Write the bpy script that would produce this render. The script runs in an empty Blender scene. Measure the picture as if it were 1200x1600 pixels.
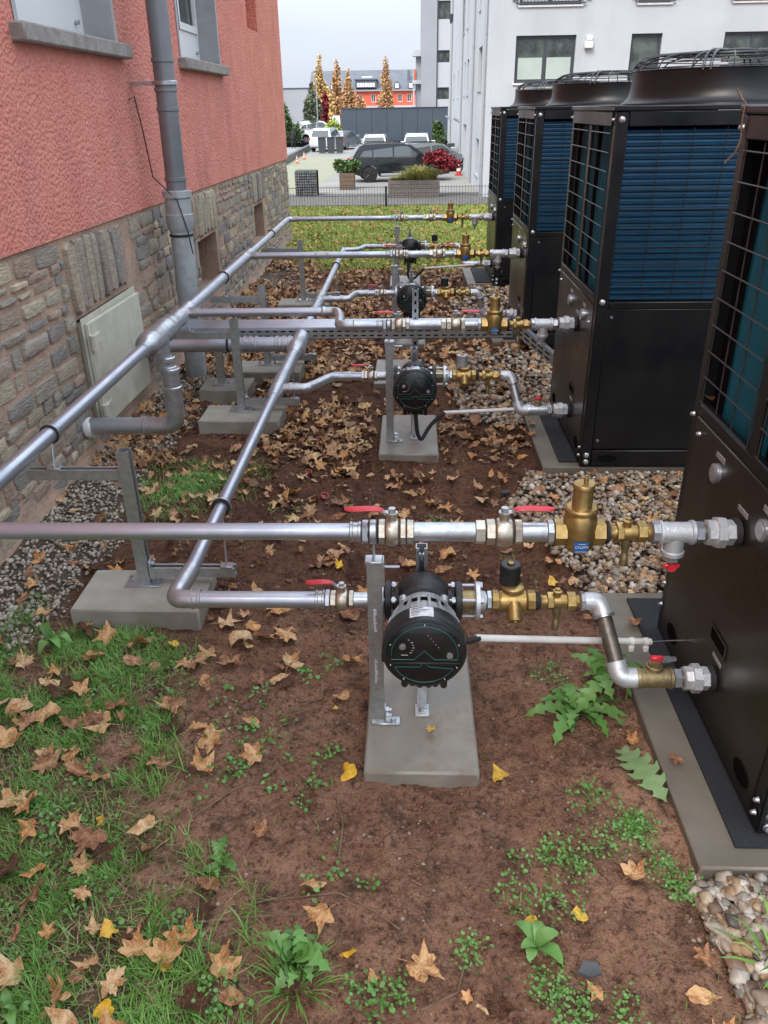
import bpy, bmesh, math, random
import numpy as np
from mathutils import Vector, Matrix
random.seed(7); rng = np.random.default_rng(7)
S = bpy.context.scene; COL = S.collection
R = math.radians

# ------------------------------------------------------------------ camera, world, sun, exposure
cam_d = bpy.data.cameras.new('camera'); cam = bpy.data.objects.new('camera', cam_d); COL.objects.link(cam)
CF, CH = 1243.0, 1.6
def _axes(vy=(643, 168), vz=(639, 3245)):
    d = Vector((vy[0]-600, 800-vy[1], -CF)).normalized()
    u = -Vector((vz[0]-600, 800-vz[1], -CF)); u = (u-d*u.dot(d)).normalized()
    r = d.cross(u)
    return Matrix((r, d, u))
cam.matrix_world = Matrix.Translation((0, 0, CH)) @ _axes().to_4x4()
cam_d.sensor_fit = 'VERTICAL'; cam_d.sensor_height = 24; cam_d.lens = 24*CF/1600
cam_d.clip_start = .05; cam_d.clip_end = 2000
S.camera = cam
W = bpy.data.worlds.new('World'); S.world = W; W.use_nodes = True
wn, wl = W.node_tree.nodes, W.node_tree.links
bg = wn['Background']
SUN_EL, SUN_AZ = R(48), R(-150)      # behind the camera, to the left
sky = wn.new('ShaderNodeTexSky'); sky.sky_type = 'NISHITA'; sky.sun_disc = False
sky.sun_elevation = SUN_EL; sky.sun_rotation = SUN_AZ; sky.dust_density = 4; sky.air_density = 1.0
sc = wn.new('ShaderNodeMixRGB'); sc.blend_type = 'MIX'; sc.inputs[0].default_value = .93     # cloud deck over the clear sky
wl.new(sky.outputs[0], sc.inputs[1])
tc = wn.new('ShaderNodeTexCoord'); mp = wn.new('ShaderNodeMapping'); mp.inputs['Scale'].default_value = (1, 1, 3.5)
nz = wn.new('ShaderNodeTexNoise'); nz.inputs['Scale'].default_value = 1.6; nz.inputs['Detail'].default_value = 5
cr = wn.new('ShaderNodeValToRGB')
cr.color_ramp.elements[0].position = .3; cr.color_ramp.elements[0].color = (6.2, 7.0, 8.3, 1)
cr.color_ramp.elements[1].position = .72; cr.color_ramp.elements[1].color = (8.4, 8.9, 9.8, 1)
wl.new(tc.outputs['Generated'], mp.inputs[0]); wl.new(mp.outputs[0], nz.inputs[0]); wl.new(nz.outputs[0], cr.inputs[0])
sx = wn.new('ShaderNodeSeparateXYZ'); wl.new(tc.outputs['Generated'], sx.inputs[0])
zr = wn.new('ShaderNodeMapRange'); zr.inputs[1].default_value = 0; zr.inputs[2].default_value = 1; zr.inputs[3].default_value = .39; zr.inputs[4].default_value = 1.28   # overcast sky: zenith brighter than horizon
wl.new(sx.outputs['Z'], zr.inputs[0]); zm = wn.new('ShaderNodeVectorMath'); zm.operation = 'SCALE'; wl.new(cr.outputs[0], zm.inputs[0]); wl.new(zr.outputs[0], zm.inputs['Scale'])
wl.new(zm.outputs[0], sc.inputs[2]); wl.new(sc.outputs[0], bg.inputs[0]); bg.inputs[1].default_value = .1
sd = bpy.data.lights.new('sun', 'SUN'); sd.energy = 1.5; sd.angle = R(25); sd.color = (1, .93, .84)
so = bpy.data.objects.new('sun', sd); COL.objects.link(so)
so.rotation_euler = Vector((math.sin(SUN_AZ)*math.cos(SUN_EL), math.cos(SUN_AZ)*math.cos(SUN_EL), math.sin(SUN_EL))).to_track_quat('Z', 'Y').to_euler()
S.view_settings.view_transform = 'Standard'; S.view_settings.look = 'None'
S.view_settings.exposure = 1.35; S.view_settings.gamma = 1; S.view_settings.use_curve_mapping = False
S.render.engine = 'CYCLES'

# ------------------------------------------------------------------ materials
def mat(name, col, rough=.6, metal=0., col2=None, scale=8., detail=4., bump=0., bscale=None, bdist=.01, lo=.35, hi=.65,
        spec=.5, attr=None, cols=None, coat=0., stretch=None, rvar=0., trans=0., alpha=1.):
    m = bpy.data.materials.new(name); m.use_nodes = True
    n, l = m.node_tree.nodes, m.node_tree.links
    b = n['Principled BSDF']
    b.inputs['Base Color'].default_value = (*col, 1); b.inputs['Roughness'].default_value = rough
    b.inputs['Metallic'].default_value = metal; b.inputs['Specular IOR Level'].default_value = spec
    b.inputs['Coat Weight'].default_value = coat
    if trans: b.inputs['Transmission Weight'].default_value = trans
    t = n.new('ShaderNodeTexCoord'); src = t.outputs['Object']
    if stretch:
        mp = n.new('ShaderNodeMapping'); mp.inputs['Scale'].default_value = stretch; l.new(src, mp.inputs[0]); src = mp.outputs[0]
    if cols:        # random pick along a ramp, per object and per piece
        r = n.new('ShaderNodeValToRGB'); e = r.color_ramp
        for i, (p, c) in enumerate(cols):
            el = e.elements[i] if i < 2 else e.elements.new(p)
            el.position = p; el.color = (*c, 1)
        oi = n.new('ShaderNodeObjectInfo'); at = n.new('ShaderNodeAttribute'); at.attribute_name = 'tint'
        ad = n.new('ShaderNodeMath'); ad.operation = 'ADD'; l.new(oi.outputs['Random'], ad.inputs[0]); l.new(at.outputs['Fac'], ad.inputs[1])
        fr = n.new('ShaderNodeMath'); fr.operation = 'FRACT'; l.new(ad.outputs[0], fr.inputs[0]); l.new(fr.outputs[0], r.inputs[0])
        base = r.outputs[0]
    if col2 is not None or cols:
        nz = n.new('ShaderNodeTexNoise'); nz.inputs['Scale'].default_value = scale; nz.inputs['Detail'].default_value = detail; nz.inputs['Roughness'].default_value = .62
        l.new(src, nz.inputs[0])
        mr = n.new('ShaderNodeMapRange'); mr.inputs[1].default_value = lo; mr.inputs[2].default_value = hi; l.new(nz.outputs[0], mr.inputs[0])
        mx = n.new('ShaderNodeMixRGB'); l.new(mr.outputs[0], mx.inputs[0])
        if cols:
            mx.blend_type = 'MULTIPLY'; l.new(base, mx.inputs[1]); mx.inputs[2].default_value = (*(col2 or (.6, .55, .5)), 1)
        else:
            mx.inputs[1].default_value = (*col, 1); mx.inputs[2].default_value = (*col2, 1)
        l.new(mx.outputs[0], b.inputs['Base Color'])
        if rvar:
            m2 = n.new('ShaderNodeMapRange'); m2.inputs[1].default_value = .3; m2.inputs[2].default_value = .7
            m2.inputs[3].default_value = rough-rvar; m2.inputs[4].default_value = rough+rvar; l.new(nz.outputs[0], m2.inputs[0]); l.new(m2.outputs[0], b.inputs['Roughness'])
    if bump:
        nb = n.new('ShaderNodeTexNoise'); nb.inputs['Scale'].default_value = bscale or scale*4; nb.inputs['Detail'].default_value = 5; l.new(src, nb.inputs[0])
        bp = n.new('ShaderNodeBump'); bp.inputs['Strength'].default_value = bump; bp.inputs['Distance'].default_value = bdist
        l.new(nb.outputs[0], bp.inputs['Height']); l.new(bp.outputs[0], b.inputs['Normal'])
    return m
M = {}
M['galv'] = mat('galvanised_steel', (.55, .57, .60), .36, .85, (.40, .42, .44), 30, bump=.06, rvar=.08)
M['stainless'] = mat('stainless_pipe', (.56, .60, .66), .36, .88, (.44, .48, .55), 7, rvar=.07, bump=.03, bscale=120)
M['strut'] = mat('zinc_strut', (.50, .52, .52), .42, .85, (.36, .38, .38), 40, bump=.08, rvar=.08)
M['zinc_white'] = mat('hot_dip_galvanised', (.66, .68, .70), .45, .6, (.5, .52, .54), 50, bump=.15, rvar=.1)
M['nickel'] = mat('nickelled_brass', (.60, .55, .46), .36, .9, (.46, .41, .33), 45, bump=.1, rvar=.08)
M['brass'] = mat('brass', (.52, .36, .14), .40, .88, (.34, .23, .085), 35, bump=.08, rvar=.1)
M['brass_old'] = mat('dull_brass', (.36, .28, .14), .48, .8, (.2, .16, .09), 40, bump=.1)
M['dark_pipe'] = mat('black_steel_pipe', (.10, .09, .08), .42, .6, (.19, .17, .14), 24, bump=.06)
M['blackplastic'] = mat('black_plastic', (.012, .013, .015), .38, 0, (.02, .021, .023), 30, bump=.03)
M['blackface'] = mat('black_gloss_face', (.006, .008, .009), .22, 0, (.012, .014, .016), 20, coat=.3)
M['rubber'] = mat('rubber', (.015, .015, .016), .75)
M['castgrey'] = mat('cast_aluminium', (.52, .53, .54), .42, .6, (.38, .39, .4), 50, bump=.12)
M['castblack'] = mat('black_cast_iron', (.018, .019, .021), .45, .2, (.03, .03, .032), 60, bump=.15)
M['red'] = mat('red_lever_coating', (.62, .02, .035), .38, 0, (.48, .02, .03), 30, coat=.2)
M['cap_red'] = mat('faded_red_plastic', (.42, .09, .09), .5, 0, (.30, .08, .07), 30)
M['white'] = mat('white_plastic', (.72, .72, .70), .4, 0, (.6, .59, .56), 12)
M['label'] = mat('paper_label', (.70, .72, .76), .5, .1, (.55, .57, .62), 60)
M['ink'] = mat('dark_print', (.03, .03, .035), .6)
M['blue'] = mat('blue_label', (.02, .13, .42), .4)
M['green'] = mat('green_line', (.01, .13, .105), .4)
M['unit'] = mat('black_unit_steel', (.0055, .006, .0075), .38, 0, (.009, .009, .0095), 3, bump=.03, bscale=60, rvar=.10, spec=.42)
M['unit_front'] = mat('unit_front_panel', (.014, .012, .010), .32, 0, (.022, .019, .016), 2.5, rvar=.09, bump=.03, bscale=80, spec=.5)
M['coil'] = mat('blue_coil_fins', (.008, .06, .12), .34, .45, (.006, .042, .085), 12, stretch=(1, 1, 8), spec=.7)
M['coil2'] = mat('teal_coil_fins', (.010, .105, .145), .6, 0, (.007, .07, .115), 16, stretch=(1, 30, 1), spec=.3)
M['wire'] = mat('coated_wire', (.05, .055, .06), .35, .4)
M['fan'] = mat('green_fan', (.01, .06, .035), .45)
M['pad'] = mat('black_rubber_mat', (.012, .014, .018), .85, 0, (.035, .038, .045), 220, bump=.6, bscale=300, bdist=.004, lo=.5, hi=.8)
M['slab'] = mat('wet_concrete_slab', (.21, .195, .16), .40, 0, (.28, .26, .215), 7, bump=.12, bscale=160, bdist=.003, rvar=.14)
M['plinth_slab'] = mat('damp_olive_concrete', (.125, .112, .088), .45, 0, (.17, .152, .12), 6, bump=.12, bscale=160, bdist=.003, rvar=.12)
M['slab_dry'] = mat('pale_concrete_slab', (.34, .32, .27), .75, 0, (.24, .22, .18), 5, bump=.2, bscale=120, bdist=.004)
M['stucco'] = mat('pink_stucco', (.64, .21, .16), .9, 0, (.70, .265, .205), 4, bump=.0)
M['mortar'] = mat('reddish_mortar', (.46, .31, .22), .95, 0, (.34, .235, .17), 6, bump=.5, bscale=40, bdist=.02)
M['stone'] = mat('rubble_stone', (.2, .2, .2), .85, cols=[(0, (.20, .20, .20)), (.18, (.33, .30, .25)), (.34, (.42, .35, .26)), (.50, (.22, .22, .225)),
                 (.64, (.38, .28, .21)), (.78, (.33, .31, .27)), (.90, (.54, .46, .32)), (1, (.24, .235, .225))], col2=(.74, .69, .64), scale=26, detail=6, bump=.6, bscale=55, bdist=.015, stretch=(1, .7, 2.2))
M['sill'] = mat('grey_sill_stone', (.32, .30, .27), .8, 0, (.22, .2, .18), 14, bump=.35, bscale=70)
M['reveal'] = mat('grey_render', (.40, .40, .40), .85, 0, (.34, .34, .345), 7, bump=.15, bscale=60)
M['pvc'] = mat('white_window_frame', (.75, .76, .76), .35)
M['glass'] = mat('window_glass', (.025, .03, .03), .08, .0, (.10, .12, .11), 1.8, spec=.5)  # paler noise in the pane colour imitates reflections
M['glass_tint'] = mat('car_glass', (.05, .065, .07), .08, 0, spec=.9, coat=.3)
M['ds_zinc'] = mat('weathered_zinc', (.19, .205, .22), .5, .45, (.26, .27, .28), 5, bump=.05, rvar=.1)
M['ds_cast'] = mat('pale_grey_downpipe', (.42, .45, .46), .55, .1, (.30, .32, .32), 9, bump=.1)
M['hatch'] = mat('cream_hatch_paint', (.55, .53, .44), .55, 0, (.42, .4, .33), 6, bump=.1, lo=.45, hi=.8)
M['white_render'] = mat('white_render', (.47, .49, .515), .9, 0, (.41, .43, .46), .35, bump=.15, bscale=12)
M['grey_render'] = mat('grey_render_far', (.32, .33, .36), .9, 0, (.28, .29, .32), .3)
M['grey_render2'] = mat('pale_grey_panel', (.46, .47, .50), .9, 0, (.42, .43, .46), .3)
M['anth'] = mat('anthracite_panel', (.062, .082, .108), .55, .2, (.052, .07, .094), .6)
M['frame_dark'] = mat('anthracite_frame', (.045, .05, .06), .4)
M['orange_render'] = mat('orange_red_render', (.70, .13, .075), .9, 0, (.62, .12, .075), .3)
M['slate'] = mat('slate_roof', (.13, .15, .175), .7, 0, (.105, .12, .145), .8, bump=.2, bscale=4)
M['asphalt'] = mat('pale_asphalt', (.27, .262, .245), .85, 0, (.22, .215, .20), .4, bump=.3, bscale=40, lo=.4, hi=.6)
M['mossy'] = mat('mossy_paving', (.24, .255, .16), .9, 0, (.27, .265, .21), .5)
M['gravel_far'] = mat('grey_gravel', (.17, .16, .15), .9, 0, (.09, .085, .08), 6, detail=8, bump=1, bscale=14, bdist=.1)
M['wood'] = mat('weathered_wood', (.17, .145, .13), .85, 0, (.09, .078, .072), 5, stretch=(1, 1, 9), bump=.3)
M['wood2'] = mat('brown_wood', (.16, .11, .075), .85, 0, (.10, .07, .05), 5, stretch=(1, 1, 9), bump=.3)
M['gabion'] = mat('gabion_stone', (.07, .08, .09), .85, cols=[(0, (.05, .058, .066)), (.5, (.11, .12, .13)), (1, (.16, .17, .17))], scale=9, bump=.4)
M['bark'] = mat('bark', (.10, .08, .06), .9, 0, (.05, .04, .03), 8)
def ramp_leaf(name, cs, rough=.6, scale=40, col2=(.6, .5, .42), spec=.35, bump=.2, bscale=60, bdist=.004, lo=.35, hi=.65):
    k = len(cs)-1
    return mat(name, cs[0], rough, cols=[(i/k, c) for i, c in enumerate(cs)], scale=scale, col2=col2, spec=spec, bump=bump, bscale=bscale, bdist=bdist, lo=lo, hi=hi)
M['leaf_brown'] = ramp_leaf('brown_leaf', [(.50, .26, .13), (.36, .18, .10), (.60, .36, .19), (.46, .23, .14)], scale=2.6, bump=.5, bscale=7, bdist=.1, col2=(.42, .33, .28), lo=.42, hi=.66)
M['leaf_tan'] = ramp_leaf('tan_leaf', [(.70, .45, .23), (.62, .33, .13), (.74, .54, .31), (.66, .38, .17)], scale=2.2, bump=.5, bscale=7, bdist=.1, col2=(.62, .42, .28), lo=.45, hi=.68)
M['leaf_dark'] = ramp_leaf('dark_leaf', [(.12, .055, .03), (.16, .075, .045), (.09, .045, .028), (.18, .08, .04)], rough=.4, scale=3, bump=.5, bscale=7, bdist=.1)
M['leaf_yellow'] = ramp_leaf('yellow_leaf', [(.72, .44, .03), (.64, .36, .05), (.75, .52, .10), (.60, .40, .06)], col2=(.72, .5, .3), scale=2.4, bump=.3, bscale=7, bdist=.08, lo=.5, hi=.75)
M['leaf_litter'] = ramp_leaf('leaf_litter', [(.58, .30, .13), (.20, .11, .07), (.70, .46, .24), (.36, .20, .12), (.64, .36, .14), (.15, .085, .06), (.76, .56, .30), (.42, .22, .13)])
M['lawn_leaf'] = ramp_leaf('lawn_leaves', [(.74, .52, .16), (.54, .32, .12), (.70, .46, .10), (.42, .23, .10), (.78, .60, .24)])
M['grass'] = ramp_leaf('grass_blade', [(.10, .27, .04), (.15, .34, .06), (.20, .38, .08), (.09, .21, .035), (.32, .34, .13)], rough=.5, scale=8, col2=(.7, .75, .6), bump=0)
M['lawn'] = ramp_leaf('lawn_blade', [(.32, .44, .07), (.40, .50, .10), (.44, .50, .14), (.26, .36, .07)], rough=.6, scale=4, col2=(.8, .8, .6), bump=0)
M['weed'] = ramp_leaf('weed_leaf', [(.10, .24, .05), (.14, .29, .07), (.17, .31, .10), (.09, .19, .045)], rough=.45, scale=20, col2=(.7, .8, .6))
M['weed_pale'] = ramp_leaf('pale_weed_leaf', [(.17, .27, .11), (.20, .30, .14)], rough=.5, scale=30, col2=(.75, .8, .65))
M['clod'] = mat('soil_crumb', (.15,.08,.05), .9, cols=[(0, (.16, .08, .05)), (.5, (.24, .14, .09)), (.8, (.09, .05, .035)), (1, (.42, .34, .27))], col2=(.7, .65, .6), scale=30)
M['clod_dark'] = mat('damp_clod', (.16,.085,.055), .85, cols=[(0, (.15, .08, .055)), (.6, (.24, .135, .09)), (1, (.11, .06, .042))], col2=(.6, .55, .5), scale=40, bump=.6, bscale=160, bdist=.004)
M['straw'] = mat('dead_straw', (.42, .34, .18), .7, 0, (.26, .20, .10), 8)
M['twig'] = mat('twig', (.12, .075, .045), .85, 0, (.22, .15, .09), 20)
M['pebble'] = mat('pebble', (.3, .25, .2), .5, cols=[(0, (.32, .22, .14)), (.12, (.46, .38, .27)), (.24, (.15, .09, .06)), (.36, (.62, .55, .44)), (.46, (.20, .19, .165)), (.58, (.38, .25, .13)),
                 (.70, (.08, .08, .078)), (.80, (.66, .62, .55)), (.9, (.26, .24, .21)), (1, (.24, .14, .09))], col2=(.65, .6, .55), scale=40, bump=.1)
M['pebble_grey'] = mat('small_grey_pebble', (.3, .3, .3), .7, cols=[(0, (.30, .26, .21)), (.3, (.46, .42, .35)), (.55, (.17, .145, .12)), (.8, (.60, .56, .50)), (1, (.36, .27, .20))], col2=(.8, .75, .7), scale=40)
M['poplar_y'] = ramp_leaf('yellow_poplar', [(.66, .46, .15), (.56, .38, .14), (.70, .52, .22), (.44, .34, .17)], scale=.6, col2=(.85, .8, .75))
M['poplar_o'] = ramp_leaf('orange_poplar', [(.62, .37, .17), (.52, .32, .18), (.66, .43, .20), (.42, .28, .18)], scale=.6, col2=(.85, .8, .75))
M['redleaf'] = ramp_leaf('red_maple_leaves', [(.30, .025, .04), (.18, .02, .03), (.38, .06, .07)], scale=2)
M['greenleaf'] = ramp_leaf('green_shrub_leaves', [(.05, .12, .03), (.08, .17, .04), (.12, .20, .07), (.04, .09, .03)], scale=2)
M['pine'] = ramp_leaf('pine_needles', [(.12, .17, .10), (.16, .20, .13), (.20, .23, .16)], scale=1)
M['orn_grass'] = ramp_leaf('ornamental_grass', [(.25, .30, .05), (.34, .35, .09), (.18, .22, .04), (.42, .36, .16)], scale=2, bump=0)
M['carblack'] = mat('black_car_paint', (.010, .012, .015), .22, .2, coat=.45)
M['carwhite'] = mat('white_car_paint', (.66, .68, .70), .3, 0, coat=.8)
M['cargrey'] = mat('grey_car_paint', (.25, .27, .29), .3, .5, coat=.8)
M['tyre'] = mat('tyre', (.014, .014, .015), .8)
M['chrome'] = mat('chrome', (.6, .6, .6), .2, 1)
M['taillight'] = mat('tail_lamp', (.55, .02, .04), .25, coat=.5)
M['cone'] = mat('orange_cone', (.75, .16, .04), .5); M['conered'] = mat('red_cone', (.50, .03, .03), .5)
M['skin'] = mat('skin', (.5, .32, .24), .6); M['jacket'] = mat('dark_jacket', (.02, .022, .028), .8); M['hair'] = mat('dark_hair', (.02, .015, .012), .7)
M['lamp'] = mat('lamp_housing', (.7, .7, .7), .4)
M['dark'] = mat('dark_void', (.006, .006, .006), .95, spec=.03)
M['blind'] = mat('pale_green_blind', (.40, .46, .42), .8, 0, (.35, .41, .38), 2)
# stucco: coarse rough-cast relief
def stucco_nodes(m, k=55, dist=.012, st=.9):
    n, l = m.node_tree.nodes, m.node_tree.links; b = n['Principled BSDF']
    t = n.new('ShaderNodeTexCoord')
    a = n.new('ShaderNodeTexNoise'); a.inputs['Scale'].default_value = k; a.inputs['Detail'].default_value = 3; a.inputs['Distortion'].default_value = .8
    v = n.new('ShaderNodeTexVoronoi'); v.inputs['Scale'].default_value = k*1.1; v.feature = 'SMOOTH_F1'
    l.new(t.outputs['Object'], a.inputs[0]); l.new(t.outputs['Object'], v.inputs[0])
    s = n.new('ShaderNodeMath'); s.operation = 'SUBTRACT'; l.new(a.outputs[0], s.inputs[0]); l.new(v.outputs[0], s.inputs[1])
    bp = n.new('ShaderNodeBump'); bp.inputs['Strength'].default_value = st; bp.inputs['Distance'].default_value = dist
    l.new(s.outputs[0], bp.inputs['Height']); l.new(bp.outputs[0], b.inputs['Normal'])
stucco_nodes(M['stucco'])
def stains(m, col, sc=(.9, .9, .35), lo=.50, hi=.75, k=2.2, amt=.55):
    n, l = m.node_tree.nodes, m.node_tree.links; b = n['Principled BSDF']; src = b.inputs['Base Color'].links[0].from_socket
    t = n.new('ShaderNodeTexCoord'); q = n.new('ShaderNodeMapping'); q.inputs['Scale'].default_value = sc; l.new(t.outputs['Object'], q.inputs[0])
    z = n.new('ShaderNodeTexNoise'); z.inputs['Scale'].default_value = k; z.inputs['Detail'].default_value = 7; z.inputs['Roughness'].default_value = .65; l.new(q.outputs[0], z.inputs[0])
    r = n.new('ShaderNodeMapRange'); r.inputs[1].default_value = lo; r.inputs[2].default_value = hi; r.inputs[4].default_value = amt; l.new(z.outputs[0], r.inputs[0])
    x = n.new('ShaderNodeMixRGB'); l.new(r.outputs[0], x.inputs[0]); l.new(src, x.inputs[1]); x.inputs[2].default_value = (*col, 1); l.new(x.outputs[0], b.inputs['Base Color'])
stains(M['stucco'], (.36, .15, .12)); stains(M['slab'], (.16, .10, .07), (1, 1, 1), .52, .72, 9, .6); stains(M['slab_dry'], (.17, .14, .10), (1, 1, 1), .5, .75, 6, .6)
stains(M['white_render'], (.33, .34, .35), (1, 1, .12), .48, .8, .9, .5); stains(M['ds_cast'], (.24, .24, .22), (1, 1, .3), .5, .75, 7, .6); stains(M['hatch'], (.30, .26, .19), (1, 1, .4), .55, .75, 9, .6)
stains(M['unit_front'], (.05, .042, .034), (1, 1, .5), .55, .8, 5, .5); stains(M['mortar'], (.24, .19, .155), (1, 1, 1), .45, .7, 3, .6)

# ------------------------------------------------------------------ mesh helpers
class MB:
    def __init__(s): s.v = []; s.f = []; s.flat = False
    def add(s, vs, fs):
        o = len(s.v); s.v += [tuple(p) for p in vs]; s.f += [tuple(i+o for i in f) for f in fs]; return s
    def box(s, x0, x1, y0, y1, z0, z1, ch=0., M4=None):
        c = min(ch, (abs(x1-x0))/2.01, abs(y1-y0)/2.01, abs(z1-z0)/2.01)
        if c <= 0:
            vs = [(x, y, z) for x in (x0, x1) for y in (y0, y1) for z in (z0, z1)]
            fs = [(0, 1, 3, 2), (4, 6, 7, 5), (0, 4, 5, 1), (2, 3, 7, 6), (0, 2, 6, 4), (1, 5, 7, 3)]
        else:
            bm = bmesh.new(); bmesh.ops.create_cube(bm, size=1)
            for v in bm.verts: v.co = ((x0+x1)/2+v.co.x*(x1-x0), (y0+y1)/2+v.co.y*(y1-y0), (z0+z1)/2+v.co.z*(z1-z0))
            bmesh.ops.bevel(bm, geom=list(bm.edges), offset=c, segments=1, affect='EDGES')
            bm.verts.index_update(); vs = [tuple(v.co) for v in bm.verts]; fs = [tuple(v.index for v in f.verts) for f in bm.faces]; bm.free()
        if M4 is not None: vs = [tuple(M4 @ Vector(p)) for p in vs]
        return s.add(vs, fs)
    def lathe(s, prof, axis='x', o=(0, 0, 0), n=20, cap=True, a0=0.):
        # prof: [(t along axis, radius)]
        ax = {'x': (Vector((1, 0, 0)), Vector((0, 1, 0)), Vector((0, 0, 1))), 'y': (Vector((0, 1, 0)), Vector((0, 0, 1)), Vector((1, 0, 0))), 'z': (Vector((0, 0, 1)), Vector((1, 0, 0)), Vector((0, 1, 0)))}
        if isinstance(axis, str): A, U, V = ax[axis]
        else:
            A = Vector(axis).normalized(); U = A.orthogonal().normalized(); V = A.cross(U)
        o = Vector(o); vs = []; fs = []
        for t, r in prof:
            for k in range(n):
                a = a0+2*math.pi*k/n; vs.append(o+A*t+U*(r*math.cos(a))+V*(r*math.sin(a)))
        for i in range(len(prof)-1):
            for k in range(n):
                k2 = (k+1) % n; fs.append((i*n+k, i*n+k2, (i+1)*n+k2, (i+1)*n+k))
        if cap:
            fs.append(tuple(range(n-1, -1, -1))); L = (len(prof)-1)*n; fs.append(tuple(L+k for k in range(n)))
        return s.add(vs, fs)
    def tube(s, pts, r, n=12, cap=True):
        pts = [Vector(p) for p in pts]; m = len(pts)
        rs = r if isinstance(r, (list, tuple)) else [r]*m
        T = [(pts[min(i+1, m-1)]-pts[max(i-1, 0)]).normalized() for i in range(m)]
        U = T[0].orthogonal().normalized(); vs = []; fs = []
        for i in range(m):
            U = (U-T[i]*U.dot(T[i])).normalized(); V = T[i].cross(U)
            for k in range(n):
                a = 2*math.pi*k/n; vs.append(pts[i]+U*(rs[i]*math.cos(a))+V*(rs[i]*math.sin(a)))
        for i in range(m-1):
            for k in range(n):
                k2 = (k+1) % n; fs.append((i*n+k, i*n+k2, (i+1)*n+k2, (i+1)*n+k))
        if cap: fs.append(tuple(range(n-1, -1, -1))); fs.append(tuple((m-1)*n+k for k in range(n)))
        return s.add(vs, fs)
    def prism(s, poly, f, d0, d1):
        # poly in (u,v); f(u,v,d) -> xyz
        n = len(poly); vs = [f(u, v, d0) for u, v in poly]+[f(u, v, d1) for u, v in poly]
        fs = [tuple(range(n-1, -1, -1)), tuple(range(n, 2*n))]+[(i, (i+1) % n, n+(i+1) % n, n+i) for i in range(n)]
        return s.add(vs, fs)
    def wall(s, f, u0, u1, v0, v1, holes, depth, back=False):
        us = sorted({u0, u1, *[h[0] for h in holes], *[h[1] for h in holes]}); vs_ = sorted({v0, v1, *[h[2] for h in holes], *[h[3] for h in holes]})
        us = [u for u in us if u0 <= u <= u1]; vs_ = [v for v in vs_ if v0 <= v <= v1]
        for a, b in zip(us, us[1:]):
            for c, d in zip(vs_, vs_[1:]):
                mu, mv = (a+b)/2, (c+d)/2
                if any(h[0] < mu < h[1] and h[2] < mv < h[3] for h in holes): continue
                s.add([f(a, c, 0), f(b, c, 0), f(b, d, 0), f(a, d, 0)], [(0, 1, 2, 3)])
        for h in holes:
            a, b, c, d = h
            for p, q in (((a, c), (b, c)), ((b, c), (b, d)), ((b, d), (a, d)), ((a, d), (a, c))):
                s.add([f(*p, 0), f(*q, 0), f(*q, depth), f(*p, depth)], [(0, 1, 2, 3)])
            if back: s.add([f(a, c, depth), f(b, c, depth), f(b, d, depth), f(a, d, depth)], [(0, 1, 2, 3)])
        return s
def arc(c, r, a0, a1, e1, e2, n=7):
    c = Vector(c); e1 = Vector(e1); e2 = Vector(e2)
    return [c+e1*(r*math.cos(a0+(a1-a0)*i/n))+e2*(r*math.sin(a0+(a1-a0)*i/n)) for i in range(n+1)]
def path(pts, rad=.04, n=6):
    """polyline with rounded corners"""
    P = [Vector(p) for p in pts]; out = [P[0]]
    for i in range(1, len(P)-1):
        a = (P[i-1]-P[i]); b = (P[i+1]-P[i]); d = min(rad, a.length*.49, b.length*.49)
        p0 = P[i]+a.normalized()*d; p2 = P[i]+b.normalized()*d
        for k in range(n+1):
            t = k/n; out.append(p0*(1-t)**2+P[i]*2*t*(1-t)+p2*t*t)
    out.append(P[-1]); return out
def mesh(name, mb, m, smooth=True, ang=38):
    me = bpy.data.meshes.new(name); me.from_pydata([tuple(v) for v in mb.v], [], mb.f); me.materials.append(M[m] if isinstance(m, str) else m)
    bm = bmesh.new(); bm.from_mesh(me); bmesh.ops.recalc_face_normals(bm, faces=bm.faces); bm.to_mesh(me); bm.free()
    if smooth:
        me.shade_smooth(); me.set_sharp_from_angle(angle=R(ang))
    return me
def link(name, me, parent=None, loc=None):
    o = bpy.data.objects.new(name, me); COL.objects.link(o)
    if parent is not None: o.parent = parent
    if loc is not None: o.location = loc
    return o
OFF = {}
def part(name, mb, m, parent, label=None, kind=None, smooth=True, ang=38):
    """mesh given in world coordinates, stored relative to its thing"""
    org = Vector(OFF.get(parent.name, (0, 0, 0))) if parent is not None else Vector((0, 0, 0))
    if org.length: mb.v = [(p[0]-org.x, p[1]-org.y, p[2]-org.z) for p in mb.v]
    o = link(name, mesh(name, mb, m, smooth, ang), parent); OFF[o.name] = tuple(org)
    if label: o['label'] = label
    if kind: o['kind'] = kind
    return o
def tag(o, label, cat, group=None):
    o['label'] = label; o['category'] = cat
    if group: o['group'] = group
    return o
def thing(name, label, cat, loc=(0, 0, 0), group=None):
    o = bpy.data.objects.new(name, None); COL.objects.link(o); o.location = loc; o.empty_display_size = .1
    OFF[o.name] = tuple(loc); return tag(o, label, cat, group)
def single(name, mb, m, label, cat, group=None, loc=None, **k):
    org = Vector(loc or (0, 0, 0)); mb.v = [(p[0]-org.x, p[1]-org.y, p[2]-org.z) for p in mb.v]
    o = link(name, mesh(name, mb, m, **k), None, org); return tag(o, label, cat, group)
def struct(name, mb, m, smooth=False):
    o = link(name, mesh(name, mb, m, smooth)); o['kind'] = 'structure'; return o
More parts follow.
